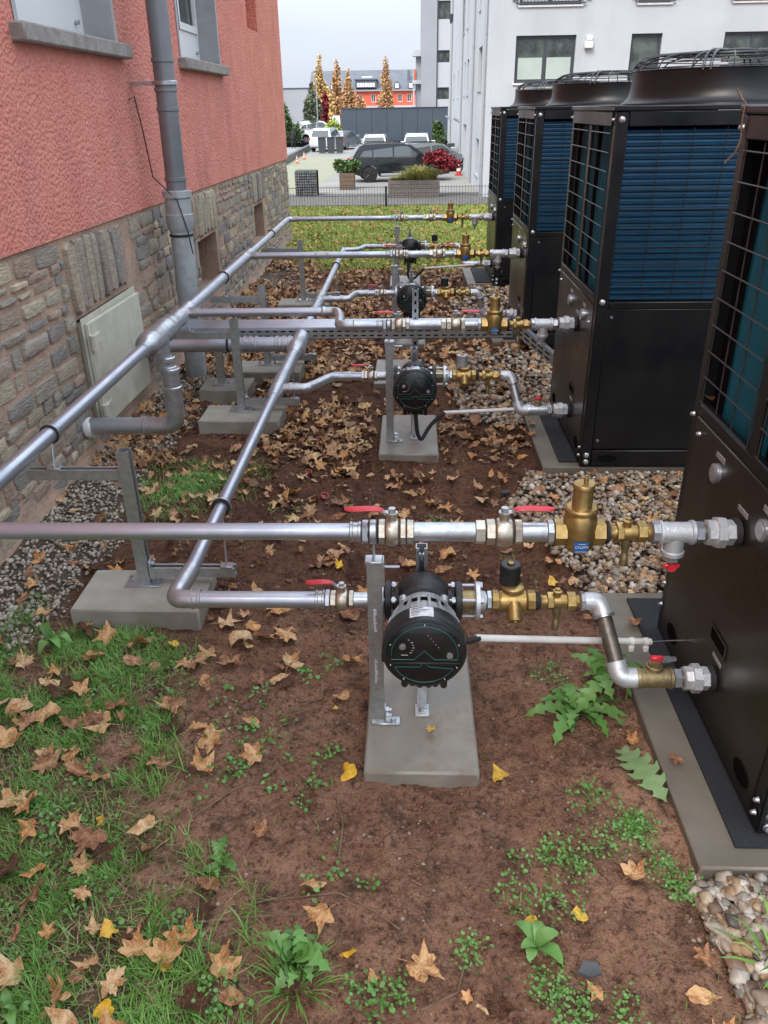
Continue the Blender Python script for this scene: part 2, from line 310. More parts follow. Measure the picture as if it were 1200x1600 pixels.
def np_mesh(name, V, Fq, m, tint=None, smooth=True):
    """V (n,3), Fq (k,3|4) int array -> one mesh, fast"""
    me = bpy.data.meshes.new(name); k = Fq.shape[1]
    me.vertices.add(len(V)); me.vertices.foreach_set('co', V.astype(np.float32).ravel())
    me.loops.add(Fq.size); me.loops.foreach_set('vertex_index', Fq.astype(np.int32).ravel())
    me.polygons.add(len(Fq)); me.polygons.foreach_set('loop_start', (np.arange(len(Fq))*k).astype(np.int32))
    me.polygons.foreach_set('use_smooth', np.full(len(Fq), smooth)); me.update(calc_edges=True); me.validate()
    if tint is not None:
        a = me.attributes.new('tint', 'FLOAT', 'POINT'); a.data.foreach_set('value', tint.astype(np.float32))
    me.materials.append(M[m] if isinstance(m, str) else m); return me
def scatter(tv, tf, pos, rot, scl):
    """instances of template (tv,tf): pos (n,3), rot (n,3,3), scl (n,3)"""
    n = len(pos); V = tv[None]*scl[:, None, :]; V = np.einsum('nij,nkj->nki', rot, V)+pos[:, None, :]
    F = tf[None]+(np.arange(n)*len(tv))[:, None, None]
    return V.reshape(-1, 3), F.reshape(-1, tf.shape[1])
def rots(rx, ry, rz):
    cx, sx, cy, sy, cz, sz = np.cos(rx), np.sin(rx), np.cos(ry), np.sin(ry), np.cos(rz), np.sin(rz); o = np.zeros_like(rx); e = o+1
    A = np.stack([np.stack([e, o, o], -1), np.stack([o, cx, -sx], -1), np.stack([o, sx, cx], -1)], -2)
    B = np.stack([np.stack([cy, o, sy], -1), np.stack([o, e, o], -1), np.stack([-sy, o, cy], -1)], -2)
    Cc = np.stack([np.stack([cz, -sz, o], -1), np.stack([sz, cz, o], -1), np.stack([o, o, e], -1)], -2)
    return Cc @ B @ A
# value noise
_g = rng.random((256, 256))
def vn(x, y):
    xi = np.floor(x).astype(int); yi = np.floor(y).astype(int); fx = x-xi; fy = y-yi
    fx = fx*fx*(3-2*fx); fy = fy*fy*(3-2*fy); g = lambda a, b: _g[a % 256, b % 256]
    return (g(xi, yi)*(1-fx)+g(xi+1, yi)*fx)*(1-fy)+(g(xi, yi+1)*(1-fx)+g(xi+1, yi+1)*fx)*fy
def fbm(x, y, o=4, s=1.):
    r = 0; a = 1; t = 0
    for i in range(o): r = r+a*vn(x*s+17*i, y*s+31*i); t += a; a *= .5; s *= 2.03
    return r/t
def sst(e0, e1, x): t = np.clip((x-e0)/(e1-e0), 0, 1); return t*t*(3-2*t)

# ------------------------------------------------------------------ ground
WX = -1.64                      # wall plane of the pink house
def gz(x, y):
    x = np.asarray(x, float); y = np.asarray(y, float)
    h = .035*(fbm(x, y, 3, 1.7)-.5)+.045*(fbm(x, y, 4, 7)-.5)+.030*(fbm(x, y, 3, 22)-.5)
    k = sst(9.2, 10.5, y); h = h*(1-.6*k)
    h = h - .03*np.exp(-((x+.05)/.5)**2)*sst(2.2, 2.6, y)*(1-sst(3.2, 3.6, y)) + .035*np.exp(-((x+.75)/.3)**2-((y-3.2)/.6)**2)
    h = h - 1.95*sst(15.4, 17.4, y) + .012
    return h
def m_grassL(x, y):     # grass in the lower left of the picture
    e = -.70+.34*np.clip((1.6-y)/.7, 0, 1)+.30*(fbm(x, y, 3, 4)-.5)
    a = sst(.10, -.12, x-e)*sst(2.45, 2.0, y+.3*(fbm(x, y, 2, 5)-.5))*sst(.34, .52, fbm(x+9, y, 4, 5)+.10)
    b = .75*np.exp(-((x+1.03)/.2)**2-((y-3.35)/.25)**2)
    return np.maximum(a, b)
def m_lawn(x, y):
    e = 9.0+.9*np.clip(-x-.75, 0, 1.3)+.8*(fbm(x, y, 3, 1.4)-.5)
    return sst(-.35, .35, y-e)*sst(15.4, 15.2, y)
def m_gravL(x, y):
    return sst(.08, -.02, x+1.30+.25*(fbm(x, y, 3, 3)-.5))*sst(9.5, 9, y)
PEB = [((.63, -1), (.66, 1.26), (6, 1.26), (6, -1)), ((.70, 2.2), (.50, 2.95), (.40, 3.2), (.55, 3.53), (6, 3.53), (6, 2.2)), ((.32, 4.2), (.22, 5.0), (.5, 5.7), (6, 5.7), (6, 4.2)), ((.45, 6.4), (.3, 7.1), (.55, 7.9), (6, 7.9), (6, 6.4))]
def inpoly(x, y, P):
    r = np.zeros(np.shape(x), bool); n = len(P)
    for i in range(n):
        (x0, y0), (x1, y1) = P[i], P[(i+1) % n]
        if y0 == y1: continue
        c = ((y0 > y) != (y1 > y)) & (x < (x1-x0)*(y-y0)/(y1-y0)+x0); r ^= c
    return r
def m_peb(x, y):
    jx = .12*(fbm(x, y, 3, 6)-.5); jy = .12*(fbm(x+5, y, 3, 6)-.5); r = np.zeros(np.shape(x), bool)
    for P in PEB: r |= inpoly(x+jx, y+jy, P)
    return r.astype(float)
def build_ground():
    ys = [-.6]
    while ys[-1] < 40: ys.append(ys[-1]+max(.011, .0075*max(ys[-1], 0)**1.05))
    ys = np.array(ys); xs = [0.]
    while xs[-1] < 60: xs.append(xs[-1]+max(.013, .011*xs[-1]**1.6 if xs[-1] > 1 else 0))
    xs = np.array(xs); xs = np.concatenate([-xs[:0:-1], xs]); xs = xs+.0
    X, Y = np.meshgrid(xs, ys); Z = gz(X, Y); n, k = X.shape
    V = np.stack([X, Y, Z], -1).reshape(-1, 3)
    i = np.arange(n-1)[:, None]*k+np.arange(k-1)[None]; F = np.stack([i, i+1, i+k+1, i+k], -1).reshape(-1, 4)
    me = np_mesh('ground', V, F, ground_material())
    for nm, fn in (('grass', lambda x, y: np.maximum(m_grassL(x, y), 0)), ('lawn', m_lawn), ('gravel', m_gravL), ('pebbles', m_peb), ('damp', lambda x, y: sst(2.1, 2.6, y+.5*(fbm(x, y, 3, 2)-.5))*(1-m_lawn(x, y))*.85+.5*np.exp(-((x-.03)/.3)**2-((y-1.9)/.35)**2))):  # last mask: damp soil beyond the first row, plus shade painted under the nearest pump
        a = me.attributes.new(nm, 'FLOAT', 'POINT'); a.data.foreach_set('value', fn(V[:, 0], V[:, 1]).astype(np.float32))
    o = link('ground', me); o['kind'] = 'structure'; return o
def ground_material():
    m = bpy.data.materials.new('soil'); m.use_nodes = True; n, l = m.node_tree.nodes, m.node_tree.links; b = n['Principled BSDF']
    t = n.new('ShaderNodeTexCoord').outputs['Object']
    def noise(s, d=5, r=.6):
        q = n.new('ShaderNodeTexNoise'); q.inputs['Scale'].default_value = s; q.inputs['Detail'].default_value = d; q.inputs['Roughness'].default_value = r; l.new(t, q.inputs[0]); return q.outputs[0]
    def mr(x, a, b_, c=0, d=1):
        q = n.new('ShaderNodeMapRange'); q.inputs[1].default_value = a; q.inputs[2].default_value = b_; q.inputs[3].default_value = c; q.inputs[4].default_value = d; l.new(x, q.inputs[0]); return q.outputs[0]
    def mix(f, a, b_, bt='MIX'):
        q = n.new('ShaderNodeMixRGB'); q.blend_type = bt
        for i, x in ((0, f), (1, a), (2, b_)):
            if isinstance(x, (int, float)): q.inputs[i].default_value = x
            elif isinstance(x, tuple): q.inputs[i].default_value = (*x, 1)
            else: l.new(x, q.inputs[i])
        return q.outputs[0]
    def att(s): q = n.new('ShaderNodeAttribute'); q.attribute_name = s; return q.outputs['Fac']
    big = noise(2.2, 4); mid = noise(11, 6, .65); fine = noise(90, 6, .7)
    c = mix(mr(big, .40, .62), (.37, .19, .115), (.56, .32, .205))
    c = mix(mr(noise(1.1, 3), .52, .66, 0, .75), c, (.21, .11, .07)); c = mix(mr(mid, .48, .68, 0, .9), c, (.14, .078, .055))
    sp = noise(48, 8, .78); sp2 = noise(150, 6, .8)
    c = mix(mr(sp, .53, .66, 0, .7), c, (.50, .33, .23))
    c = mix(mr(sp, .49, .38, 0, .9), c, (.075, .045, .034))
    c = mix(mr(sp2, .47, .36, 0, .9), c, (.05, .032, .025))
    c = mix(mr(sp2, .60, .72, 0, .9), c, (.62, .50, .38))
    dk = mix(1., c, (.36, .30, .28), 'MULTIPLY'); c = mix(att('damp'), c, dk)  # darkens both the damp soil and the painted shade under the pump
    c = mix(mr(att('grass'), 0, 1, 0, .7), c, (.12, .10, .05))
    c = mix(att('lawn'), c, (.22, .27, .07))
    c = mix(att('gravel'), c, (.15, .115, .085))
    c = mix(att('pebbles'), c, (.07, .05, .037))
    l.new(c, b.inputs['Base Color'])
    rg = mr(noise(5, 4), .35, .65, .65, .95); l.new(rg, b.inputs['Roughness']); b.inputs['Specular IOR Level'].default_value = .12
    h1 = noise(38, 8, .72); h2 = noise(160, 4, .6)
    ad = n.new('ShaderNodeMath'); ad.operation = 'MULTIPLY_ADD'; l.new(h2, ad.inputs[0]); ad.inputs[1].default_value = .35; l.new(h1, ad.inputs[2])
    bp = n.new('ShaderNodeBump'); bp.inputs['Strength'].default_value = 1.; bp.inputs['Distance'].default_value = .035; l.new(ad.outputs[0], bp.inputs['Height']); l.new(bp.outputs[0], b.inputs['Normal'])
    return m
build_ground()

# far ground, 1.8 m lower than the lawn
GF = -1.8
struct('parking_lot', MB().add([(-5.2, 29.5, GF+.006), (6, 29.5, GF+.006), (6, 89, GF+.006), (-10, 89, GF+.006)], [(0, 1, 2, 3)]), 'asphalt')
struct('mossy_paving', MB().add([(-9.5, 36, GF+.010), (-4.6, 36, GF+.010), (-4.4, 66, GF+.010), (-9, 70, GF+.010)], [(0, 1, 2, 3)]), 'mossy')
struct('gravel_bed', MB().add([(-7, 17.2, GF+.014), (4, 17.2, GF+.014), (4, 38.0, GF+.014), (-7, 38.0, GF+.014)], [(0, 1, 2, 3)]), 'gravel_far')
struct('far_ground', MB().add([(-400, 39.5, GF-.01), (400, 39.5, GF-.01), (500, 900, GF-.01), (-500, 900, GF-.01)], [(0, 1, 2, 3)]), 'asphalt')
struct('footpath', MB().add([(-30, 40, GF+.02), (-10.2, 60, GF+.02), (-10.6, 160, GF+.02), (-16, 160, GF+.02)], [(0, 1, 2, 3)]), 'asphalt')

# ------------------------------------------------------------------ the pink house
house = thing('pink_house', 'pink rough-cast house with rubble stone plinth along the left side', 'house', (WX, 6, 0))
TOPZ = lambda y: 1.09-.008*(y-3)
fyz = lambda u, v, d: (WX-d, u, v)
OPEN = [(3.86, 4.66, .12, .69), (6.35, 6.98, .30, .70), (8.78, 9.34, .34, .70)]
Y0, Y1 = -2.5, 11.36
mb = MB().wall(lambda u, v, d: (WX-.004-d, u, v if v < 1.2 else TOPZ(u)), Y0, Y1, -.3, 1.25, OPEN, .26, True)
mb.add([(WX-.004, Y1, -.3), (WX-8, Y1, -.3), (WX-8, Y1, 1.02), (WX-.004, Y1, 1.02)], [(0, 1, 2, 3)])
# mortar fillet spreading at the foot of the wall
def fillet():
    f = MB(); N = 60; P = 4; vs = []
    for i in range(N+1):
        y = 1.0+(Y1-1.0)*i/N
        for j in range(P+1):
            t = j/P; w = .055+.03*math.sin(i*1.7); vs.append((WX+.0+w*t**1.6, y, .14*(1-t)**2+.012*math.sin(i*2.3+j)-.03*t))
    fs = [(i*(P+1)+j, (i+1)*(P+1)+j, (i+1)*(P+1)+j+1, i*(P+1)+j+1) for i in range(N) for j in range(P)]
    return f.add(vs, fs)
plinth = part('plinth', mb, 'mortar', house, smooth=False)
for o_ in OPEN[1:]: part('opening_back', MB().box(WX-.24, WX-.20, o_[0]+.002, o_[1]-.002, o_[2]+.002, o_[3]-.002), 'dark', plinth)  # black plates stand in for the shade deep inside the openings
part('plinth_footing', fillet(), 'mortar', house)
# stones, one object each (the far ones joined)
def stone_geo(a, b, c, d, prot, seed, n_side=2):
    r = random.Random(seed); P = []
    j = lambda s: (r.random()-.5)*s
    w, h = b-a, d-c; e = min(w, h)
    pts = [(a, c), (a+w*.5, c), (b, c), (b, c+h*.5), (b, d), (a+w*.5, d), (a, d), (a, c+h*.5)]
    for i, (u, v) in enumerate(pts):
        k = .20 if i % 2 == 0 else .04
        cu, cv = (a+b)/2, (c+d)/2
        P.append((u+(cu-u)*k*r.random()+j(e*.12), v+(cv-v)*k*r.random()+j(e*.12)))
    cu, cv = (a+b)/2, (c+d)/2
    vs = [(WX-.02, u, v) for u, v in P]+[(WX+prot*(.55+.45*r.random()), u+(cu-u)*.10, v+(cv-v)*.10) for u, v in P]
    vs += [(WX+prot*(.75+.5*r.random()), u+(cu-u)*.35, v+(cv-v)*.35) for u, v in P[::2]]
    fs = [(i, (i+1) % 8, 8+(i+1) % 8, 8+i) for i in range(8)]
    for q in range(4):
        fs += [(8+2*q, 8+2*q+1, 16+q), (8+2*q+1, 8+(2*q+2) % 8, 16+(q+1) % 4, 16+q)]
    fs.append((16, 17, 18, 19)); return vs, fs
def stones():
    L = []; z = .015; seed = 0
    def blocked(a, b, c, d):
        for o in OPEN:
            if a < o[1]+.03 and b > o[0]-.03 and c < 1.2 and d > o[2]-.02: return True
        return False
    while z < 1.05:
        h = random.choice((.045, .06, .075, .09, .11))*random.uniform(.9, 1.1); y = 1.2+random.random()*.2
        if z+h > 1.03: h = 1.075-z
        if h < .03: break
        while y < Y1-.02:
            w = random.uniform(.08, .30)*(1 if h > .07 else .85)
            cuts = [o for o in OPEN if y < o[0]-.03 < y+w]
            if cuts: w = max(.05, cuts[0][0]-.03-y)
            if Y1-.02-y-w < .08: w = Y1-.02-y
            c, d = z+.012*math.sin(y*1.3+z*5), z+h
            c2, d2 = c+random.uniform(-.008, .008), min(d+random.uniform(-.008, .008), TOPZ(y+w/2)-.01)
            if not blocked(y, y+w, c2, d2): L.append((y, y+w-.010, c2, d2-.009, random.uniform(.002, .015)))
            seed += 1; y += w
        z += h
    for o, (a, b) in zip(OPEN, ((3.84, 4.70), (6.2, 7.02), (8.76, 9.42))):   # soldier course of upright slabs
        y = a
        while y < b-.03:
            w = random.uniform(.05, .13); w = min(w, b-y); L.append((y, y+w-.008, o[3]+.012+random.uniform(-.008, .01), TOPZ(y)-.014, random.uniform(.010, .03))); y += w
    return L
ST = stones(); ST.sort(key=lambda s: -((s[1]-s[0])*(s[3]-s[2])/(((s[0]+s[1])/2)**2.5)) if (s[0] > 2.0) else 1)
rest = MB(); rt = []
for i, s in enumerate(ST):
    vs, fs = stone_geo(*s, i)
    if i < 290:
        o = part('stone', MB().add(vs, fs), 'stone', plinth, ang=50)
    else: rest.add(vs, fs); rt += [random.random()]*20
o = part('stone_courses', rest, 'stone', plinth, kind='stuff', ang=50)
a = o.data.attributes.new('tint', 'FLOAT', 'POINT'); a.data.foreach_set('value', rt)
# plaster wall with windows
WIN = [(3.80, 5.02, 1.94, 3.4), (6.42, 7.70, 1.94, 3.4)]
NICHE = [(9.15, 9.75, 2.33, 4)]
mb = MB().wall(lambda u, v, d: (WX+.012-d, u, v if v > 1.3 else TOPZ(u)), Y0, Y1+.01, 1.0, 6.5, WIN, .19)
mb.add([(WX+.012, Y1+.01, 1.02), (WX-8, Y1+.01, 1.02), (WX-8, Y1+.01, 6.5), (WX+.012, Y1+.01, 6.5)], [(0, 1, 2, 3)])
mb.add([(WX+.012, Y0, TOPZ(Y0)), (WX+.012, Y1, TOPZ(Y1)), (WX-.01, Y1, TOPZ(Y1)), (WX-.01, Y0, TOPZ(Y0))], [(0, 1, 2, 3)])
# niche cut: rebuild wall with it too
mb2 = MB().wall(lambda u, v, d: (WX+.012-d, u, v if v > 1.3 else TOPZ(u)), Y0, Y1+.01, 1.0, 6.5, WIN+[(9.15, 9.75, 2.33, 4.0)], .19)
for h in [(9.15, 9.75, 2.33, 4.0)]: mb2.add([(WX-.178, h[0], h[2]), (WX-.178, h[1], h[2]), (WX-.178, h[1], h[3]), (WX-.178, h[0], h[3])], [(0, 1, 2, 3)])
mb2.add([(WX+.012, Y1+.01, 1.02), (WX-8, Y1+.01, 1.02), (WX-8, Y1+.01, 6.5), (WX+.012, Y1+.01, 6.5)], [(0, 1, 2, 3)])
mb2.add([(WX+.012, Y0, TOPZ(Y0)), (WX+.012, Y1, TOPZ(Y1)), (WX-.01, Y1, TOPZ(Y1)), (WX-.01, Y0, TOPZ(Y0))], [(0, 1, 2, 3)])
part('plaster_wall', mb2, 'stucco', house, smooth=False)
part('roof', MB().box(WX-8, WX+.4, Y0-.3, Y1+.4, 6.5, 6.75), 'slate', house)
for (a, b, c, d) in WIN:
    # smooth grey surround inside the opening
    rv = MB().wall(lambda u, v, dd: (WX+.016-dd, u, v), a-.035, b+.035, c-.001, d, [(a+.004, b-.004, c+.0, d-.003)], .186)
    part('window_surround', rv, 'reveal', house, smooth=False)
    part('window_sill', MB().box(WX-.18, WX+.075, a-.09, b+.09, c-.075, c-.003, .008), 'sill', house)
    w = part('window', MB().wall(lambda u, v, dd: (WX-.150-dd, u, v), a+.005, b-.005, c+.0, d-.004, [(a+.07, (a+b)/2-.045, c+.26, d-.07), ((a+b)/2+.045, b-.07, c+.26, d-.07)], .03), 'pvc', house, smooth=False)
    for p, q in ((a+.07, (a+b)/2-.045), ((a+b)/2+.045, b-.07)):
        part('pane', MB().box(WX-.178, WX-.172, p, q, c+.26, d-.07), 'glass', w)
        part('sash', MB().wall(lambda u, v, dd: (WX-.138-dd, u, v), p-.03, q+.03, c+.225, d-.04, [(p+.012, q-.012, c+.275, d-.08)], .025), 'pvc', w, smooth=False)
    part('latch', MB().lathe([(0, .012), (.02, .012)], 'x', (WX-.148, b-.12, c+.09), 10), 'galv', w)
# hatch
hd = thing('meter_hatch', 'cream painted metal service hatch set ajar in the stone plinth', 'hatch', (WX, 4.25, .12))
part('frame', MB().wall(lambda u, v, d: (WX+.024-d, u, v), 3.84, 4.68, .11, .70, [(3.88, 4.64, .15, .66)], .06), 'hatch', hd, smooth=False)
T = Matrix.Translation((WX+.026, 3.87, 0)) @ Matrix.Rotation(R(-1.2), 4, 'Z')
door = part('door', MB().box(0, .022, .0, .755, .135, .672, .004, T), 'hatch', hd)
for z in (.58, .22):
    h = MB().lathe([(0, .02), (.075, .02)], 'z', (WX+.062, 3.868, z-.04), 12).box(WX+.050, WX+.062, 3.88, 3.97, z-.02, z+.03, .003)
    part('hinge', h, 'hatch', hd)
# downpipe
ds = thing('downpipe', 'zinc rainwater downpipe with pale cast lower section against the pink house', 'downpipe', (-1.45, 5.2, 0))
DX = lambda z: -1.455+.03*z/2
part('lower_pipe', MB().tube([(DX(-.1), 5.2, -.1), (DX(1.10), 5.2, 1.10)], .068, 24), 'ds_cast', ds)
part('socket', MB().lathe([(0, .069), (.03, .084), (.10, .084), (.105, .077), (.19, .077), (.20, .088), (.235, .088), (.24, .072)], 'z', (DX(1.0), 5.2, .93), 24), 'ds_cast', ds)
part('upper_pipe', MB().tube([(DX(1.12), 5.2, 1.12), (DX(6.4), 5.2, 6.4)], .060, 24), 'ds_zinc', ds)
for z in (1.22, 1.60, 1.70, 1.85): part('collar', MB().lathe([(0, .061), (.003, .066), (.022, .066), (.025, .061)], 'z', (DX(z), 5.2, z), 24), 'ds_zinc', ds)
part('bracket', MB().lathe([(0, .067), (.003, .072), (.02, .072), (.024, .067)], 'z', (DX(1.73), 5.2, 1.735), 24).box(WX, DX(1.7)-.05, 5.19, 5.21, 1.735, 1.757), 'galv', ds)
part('lower_bracket', MB().lathe([(0, .07), (.003, .074), (.012, .074), (.015, .07)], 'z', (DX(.9), 5.2, .90), 24), 'rubber', ds)
part('earth_wire', MB().tube([(WX+.02, 5.08, 1.66), (WX+.05, 5.10, 1.68), (WX+.07, 5.11, 1.5), (WX+.09, 5.12, 1.25), (DX(1)+.02, 5.115, 1.12), (DX(1)+.06, 5.12, .95), (DX(1)+.07, 5.15, .80)], .004, 6), 'ink', ds)

# ------------------------------------------------------------------ pipework
ROWN = ['nearest', 'second', 'third', 'farthest']
UY = [1.76, 3.89, 6.0, 8.14]; LY = [1.86, 3.93, 5.97, 8.2]; UZ, LZ, CZ = .65, .38, .22
DXR = [0, -.015, -.03, -.045]
UMX, LMX = -1.20, -.655
def seg(t, kind, name, m, a, b, r, y, z, axis='x'):
    o = {'x': (0, y, z), 'z': (y, z, 0)}[axis]
    n = 24
    if kind == 'pipe': pr = [(a, r), (b, r)]
    elif kind == 'hex': pr = [(a, r*.88), (a+.002, r), (b-.002, r), (b, r*.88)]; n = 6
    elif kind == 'oct': pr = [(a, r*.9), (a+.002, r), (b-.002, r), (b, r*.9)]; n = 8
    elif kind == 'press': w = min(.012, (b-a)*.3); pr = [(a, r), (a+.002, r*1.13), (a+w-.002, r*1.13), (a+w, r*1.03), (b-w, r*1.03), (b-w+.002, r*1.13), (b-.002, r*1.13), (b, r)]
    elif kind == 'ring': pr = [(a, r*.95), (a+(b-a)*.25, r), (a+(b-a)*.75, r), (b, r*.95)]
    return part(name, MB().lathe(pr, axis, o, n, a0=R(random.choice((0, 12, 20))) if n < 10 else 0), m, t)
def lever_valve(label, x0, x1, y, z, dirn, s=1., group=None, pr=.0235, lz=.0):
    """nickelled ball valve: body between hex ends, stem, nut and a red lever"""
    t = thing('ball_valve', label, 'valve', ((x0+x1)/2, y, z), 'red lever ball valves on the pipework'); xm = (x0+x1)/2; w = x1-x0
    seg(t, 'hex', 'hex_end', 'nickel', x0, x0+w*.26, .031*s, y, z)
    part('body', MB().lathe([(x0+w*.24, .024*s), (x0+w*.3, .033*s), (x0+w*.42, .036*s), (x0+w*.58, .036*s), (x0+w*.7, .033*s), (x0+w*.76, .025*s)], 'x', (0, y, z), 24), 'nickel', t)
    seg(t, 'hex', 'hex_end', 'nickel', x0+w*.78, x1, .031*s, y, z)
    part('stem', MB().lathe([(.030*s, .012*s), (.046*s, .012*s), (.047*s, .015*s), (.054*s, .015*s), (.055*s, .006*s), (.064*s, .006*s)], 'z', (xm, y, z), 12), 'nickel', t)
    part('nut', MB().lathe([(.056*s, .0095*s), (.065*s, .0095*s)], 'z', (xm, y, z), 6), 'galv', t)
    zz = z+.052*s; d = dirn; L = .115*s
    # cranked flat lever
    pts = [(xm-d*.012*s, zz), (xm+d*.016*s, zz), (xm+d*.032*s, zz+.008*s+lz), (xm+d*L, zz+.012*s+lz)]
    mb = MB()
    for (u0, v0), (u1, v1) in zip(pts[:2], pts[1:3]):
        h = .008*s; mb.add([(u0, y-h, v0), (u1, y-h, v1), (u1, y+h, v1), (u0, y+h, v0), (u0, y-h, v0+.003), (u1, y-h, v1+.003), (u1, y+h, v1+.003), (u0, y+h, v0+.003)],
                           [(3, 2, 1, 0), (4, 5, 6, 7), (0, 1, 5, 4), (1, 2, 6, 5), (2, 3, 7, 6), (3, 0, 4, 7)])
    part('lever_arm', mb, 'galv', t)
    g = MB(); N = 8; vs = []
    for i in range(N+1):
        k = i/N; u = xm+d*(.022+(L-.022)*k)*1.; hw = (.009+.004*math.sin(k*3))*s; hz = .0055*s; cz = zz+.008*s+lz+.004*k+.002*math.sin(k*5)
        if i in (0, N): hw *= .6; hz *= .6
        vs += [(u, y+hw*math.cos(q), cz+hz*math.sin(q)) for q in [2*math.pi*j/8 for j in range(8)]]
    fs = [(i*8+j, i*8+(j+1) % 8, (i+1)*8+(j+1) % 8, (i+1)*8+j) for i in range(N) for j in range(8)]+[tuple(range(7, -1, -1)), tuple(N*8+j for j in range(8))]
    part('lever_grip', g.add(vs, fs), 'red', t)
    return t
def text_mesh(name, s, size, m, parent, Mx, ext=.0004):
    c = bpy.data.curves.new(name, 'FONT'); c.body = s; c.size = size; c.align_x = 'CENTER'; c.align_y = 'CENTER'; c.extrude = ext; c.resolution_u = 2
    o = bpy.data.objects.new('tmp', c); COL.objects.link(o); bpy.context.view_layer.update()
    me = bpy.data.meshes.new_from_object(o.evaluated_get(bpy.context.evaluated_depsgraph_get())); bpy.data.objects.remove(o)
    off = Vector(OFF.get(parent.name, (0, 0, 0))); me.transform(Matrix.Translation(-off) @ Mx); me.materials.clear(); me.materials.append(M[m])
    o = link(name, me, parent); return o
FACE = Matrix(((1, 0, 0, 0), (0, 0, 1, 0), (0, 1, 0, 0), (0, 0, 0, 1)))  # helper: text plane facing -Y
def faceY(x, y, z, rx=0.): return Matrix.Translation((x, y, z)) @ Matrix.Rotation(R(90+rx), 4, 'X')

def upper_row(r):
    y, z, dx = UY[r], UZ, DXR[r]; N = ROWN[r]; X = lambda v: v+dx
    p = thing('supply_pipe', {0: 'long steel supply pipe of the nearest row running out of the left edge', 1: 'steel supply pipe of the second row with a sideways double bend', 2: 'straight steel supply pipe teed into the wall-side manifold in the third row', 3: 'steel supply pipe of the farthest row over the lawn edge'}[r], 'pipe', (X(-.6), y, z), 'upper supply pipes to the black units')
    rr = [.0215, .0225, .023, .021][r]
    if r == 0:
        part('pipe', MB().lathe([(UMX+.10, rr), (X(-.150), rr)], 'x', (0, y, z), 28), 'stainless', p)
    elif r == 1:
        part('pipe', MB().tube([(UMX+.05, 4.19, z), (X(-.42), 4.19, z)], rr, 24), 'stainless', p)
        part('elbow', MB().tube(path([(X(-.44), 4.19, z), (X(-.372), 4.19, z), (X(-.345), 4.04, z), (X(-.338), 3.89, z), (X(-.265), 3.89, z)], .06, 7), rr*1.1, 24), 'galv', p)
        seg(p, 'ring', 'socket', 'galv', X(-.455), X(-.435), rr*1.22, 4.19, z); seg(p, 'ring', 'socket', 'galv', X(-.27), X(-.255), rr*1.22, y, z)
        part('pipe', MB().lathe([(X(-.26), rr), (X(-.150), rr)], 'x', (0, y, z), 24), 'stainless', p)
    else:
        part('pipe', MB().lathe([(UMX+.04, rr), (X(-.150), rr)], 'x', (0, y, z), 24), 'stainless', p)
        if r == 2: seg(p, 'press', 'coupling', 'galv', -.70, -.60, rr*1.08, y, z)
    seg(p, 'press', 'coupling', 'galv', X(-.154), X(-.124), rr*1.1, y, z)
    seg(p, 'hex', 'hex_nut', 'galv', X(-.123), X(-.105), .031, y, z)
    c = thing('pipe_clamp', f'rubber-lined clamp on a thread rod holding the {N} upper pipe above its front post', 'clamp', (X(-.095), y, z-.1))
    part('ring', MB().lathe([(X(-.105), .027), (X(-.102), .031), (X(-.088), .031), (X(-.085), .027)], 'x', (0, y, z), 24), 'galv', c)
    part('lining', MB().lathe([(X(-.1085), .028), (X(-.1055), .028)], 'x', (0, y, z), 24).lathe([(X(-.0845), .028), (X(-.0815), .028)], 'x', (0, y, z), 24), 'rubber', c)
    part('thread_rod', MB().lathe([(.575, .004), (z-.03, .004)], 'z', (X(-.095), y, 0), 8), 'galv', c)
    lever_valve(f'nickelled ball valve in the {N} upper pipe, red lever pointing left', X(-.082), X(-.012), y, z, -1, 1.02)
    p2 = thing('pipe_nipple', f'bright galvanised pipe length between the two ball valves of the {N} upper row', 'pipe', (X(.085), y, z))
    seg(p2, 'hex', 'hex_nut', 'nickel', X(-.011), X(.008), .030, y, z)
    seg(p2, 'pipe', 'pipe', 'galv', X(.008), X(.160), .0248, y, z)
    seg(p2, 'hex', 'hex_nut', 'nickel', X(.160), X(.186), .031, y, z)
    lever_valve(f'nickelled ball valve next to the brass separator in the {N} upper row, lever pointing right', X(.187), X(.277), y, z, 1, 1.05)
    p3 = thing('pipe_nipple', f'short galvanised nipple left of the brass separator in the {N} upper row', 'pipe', (X(.32), y, z))
    seg(p3, 'pipe', 'pipe', 'galv', X(.277), X(.338), .025, y, z); seg(p3, 'oct', 'hex_nut', 'galv', X(.338), X(.355), .031, y, z)
    # brass air separator
    s = thing('air_separator', f'bulbous brass air separator with blue label in the {N} upper row', 'separator', (X(.419), y, z), 'brass air separators')
    cx = X(.419)
    part('body', MB().lathe([(-.052, .012), (-.048, .026), (-.035, .036), (-.01, .041), (.02, .042), (.04, .041), (.055, .036), (.06, .031)], 'z', (cx, y, z), 28), 'brass', s)
    part('hex_end', MB().lathe([(X(.355), .030), (X(.357), .034), (X(.385), .034), (X(.387), .030)], 'x', (0, y, z), 6), 'brass', s)
    part('hex_end', MB().lathe([(X(.450), .030), (X(.452), .034), (X(.480), .034), (X(.482), .030)], 'x', (0, y, z), 6), 'brass', s)
    part('collar', MB().lathe([(.058, .031), (.060, .041), (.068, .041), (.072, .036)], 'z', (cx, y, z), 28), 'brass', s)
    part('neck', MB().lathe([(.070, .026), (.074, .0245), (.122, .0245), (.124, .027), (.131, .027), (.134, .025)], 'z', (cx, y, z), 24), 'brass', s)
    part('vent_cap', MB().lathe([(.133, .006), (.150, .006), (.151, .004), (.155, .004)], 'z', (cx+.004, y, z), 10), 'brass', s)
    # label wraps the belly
    lb = MB(); vs = []
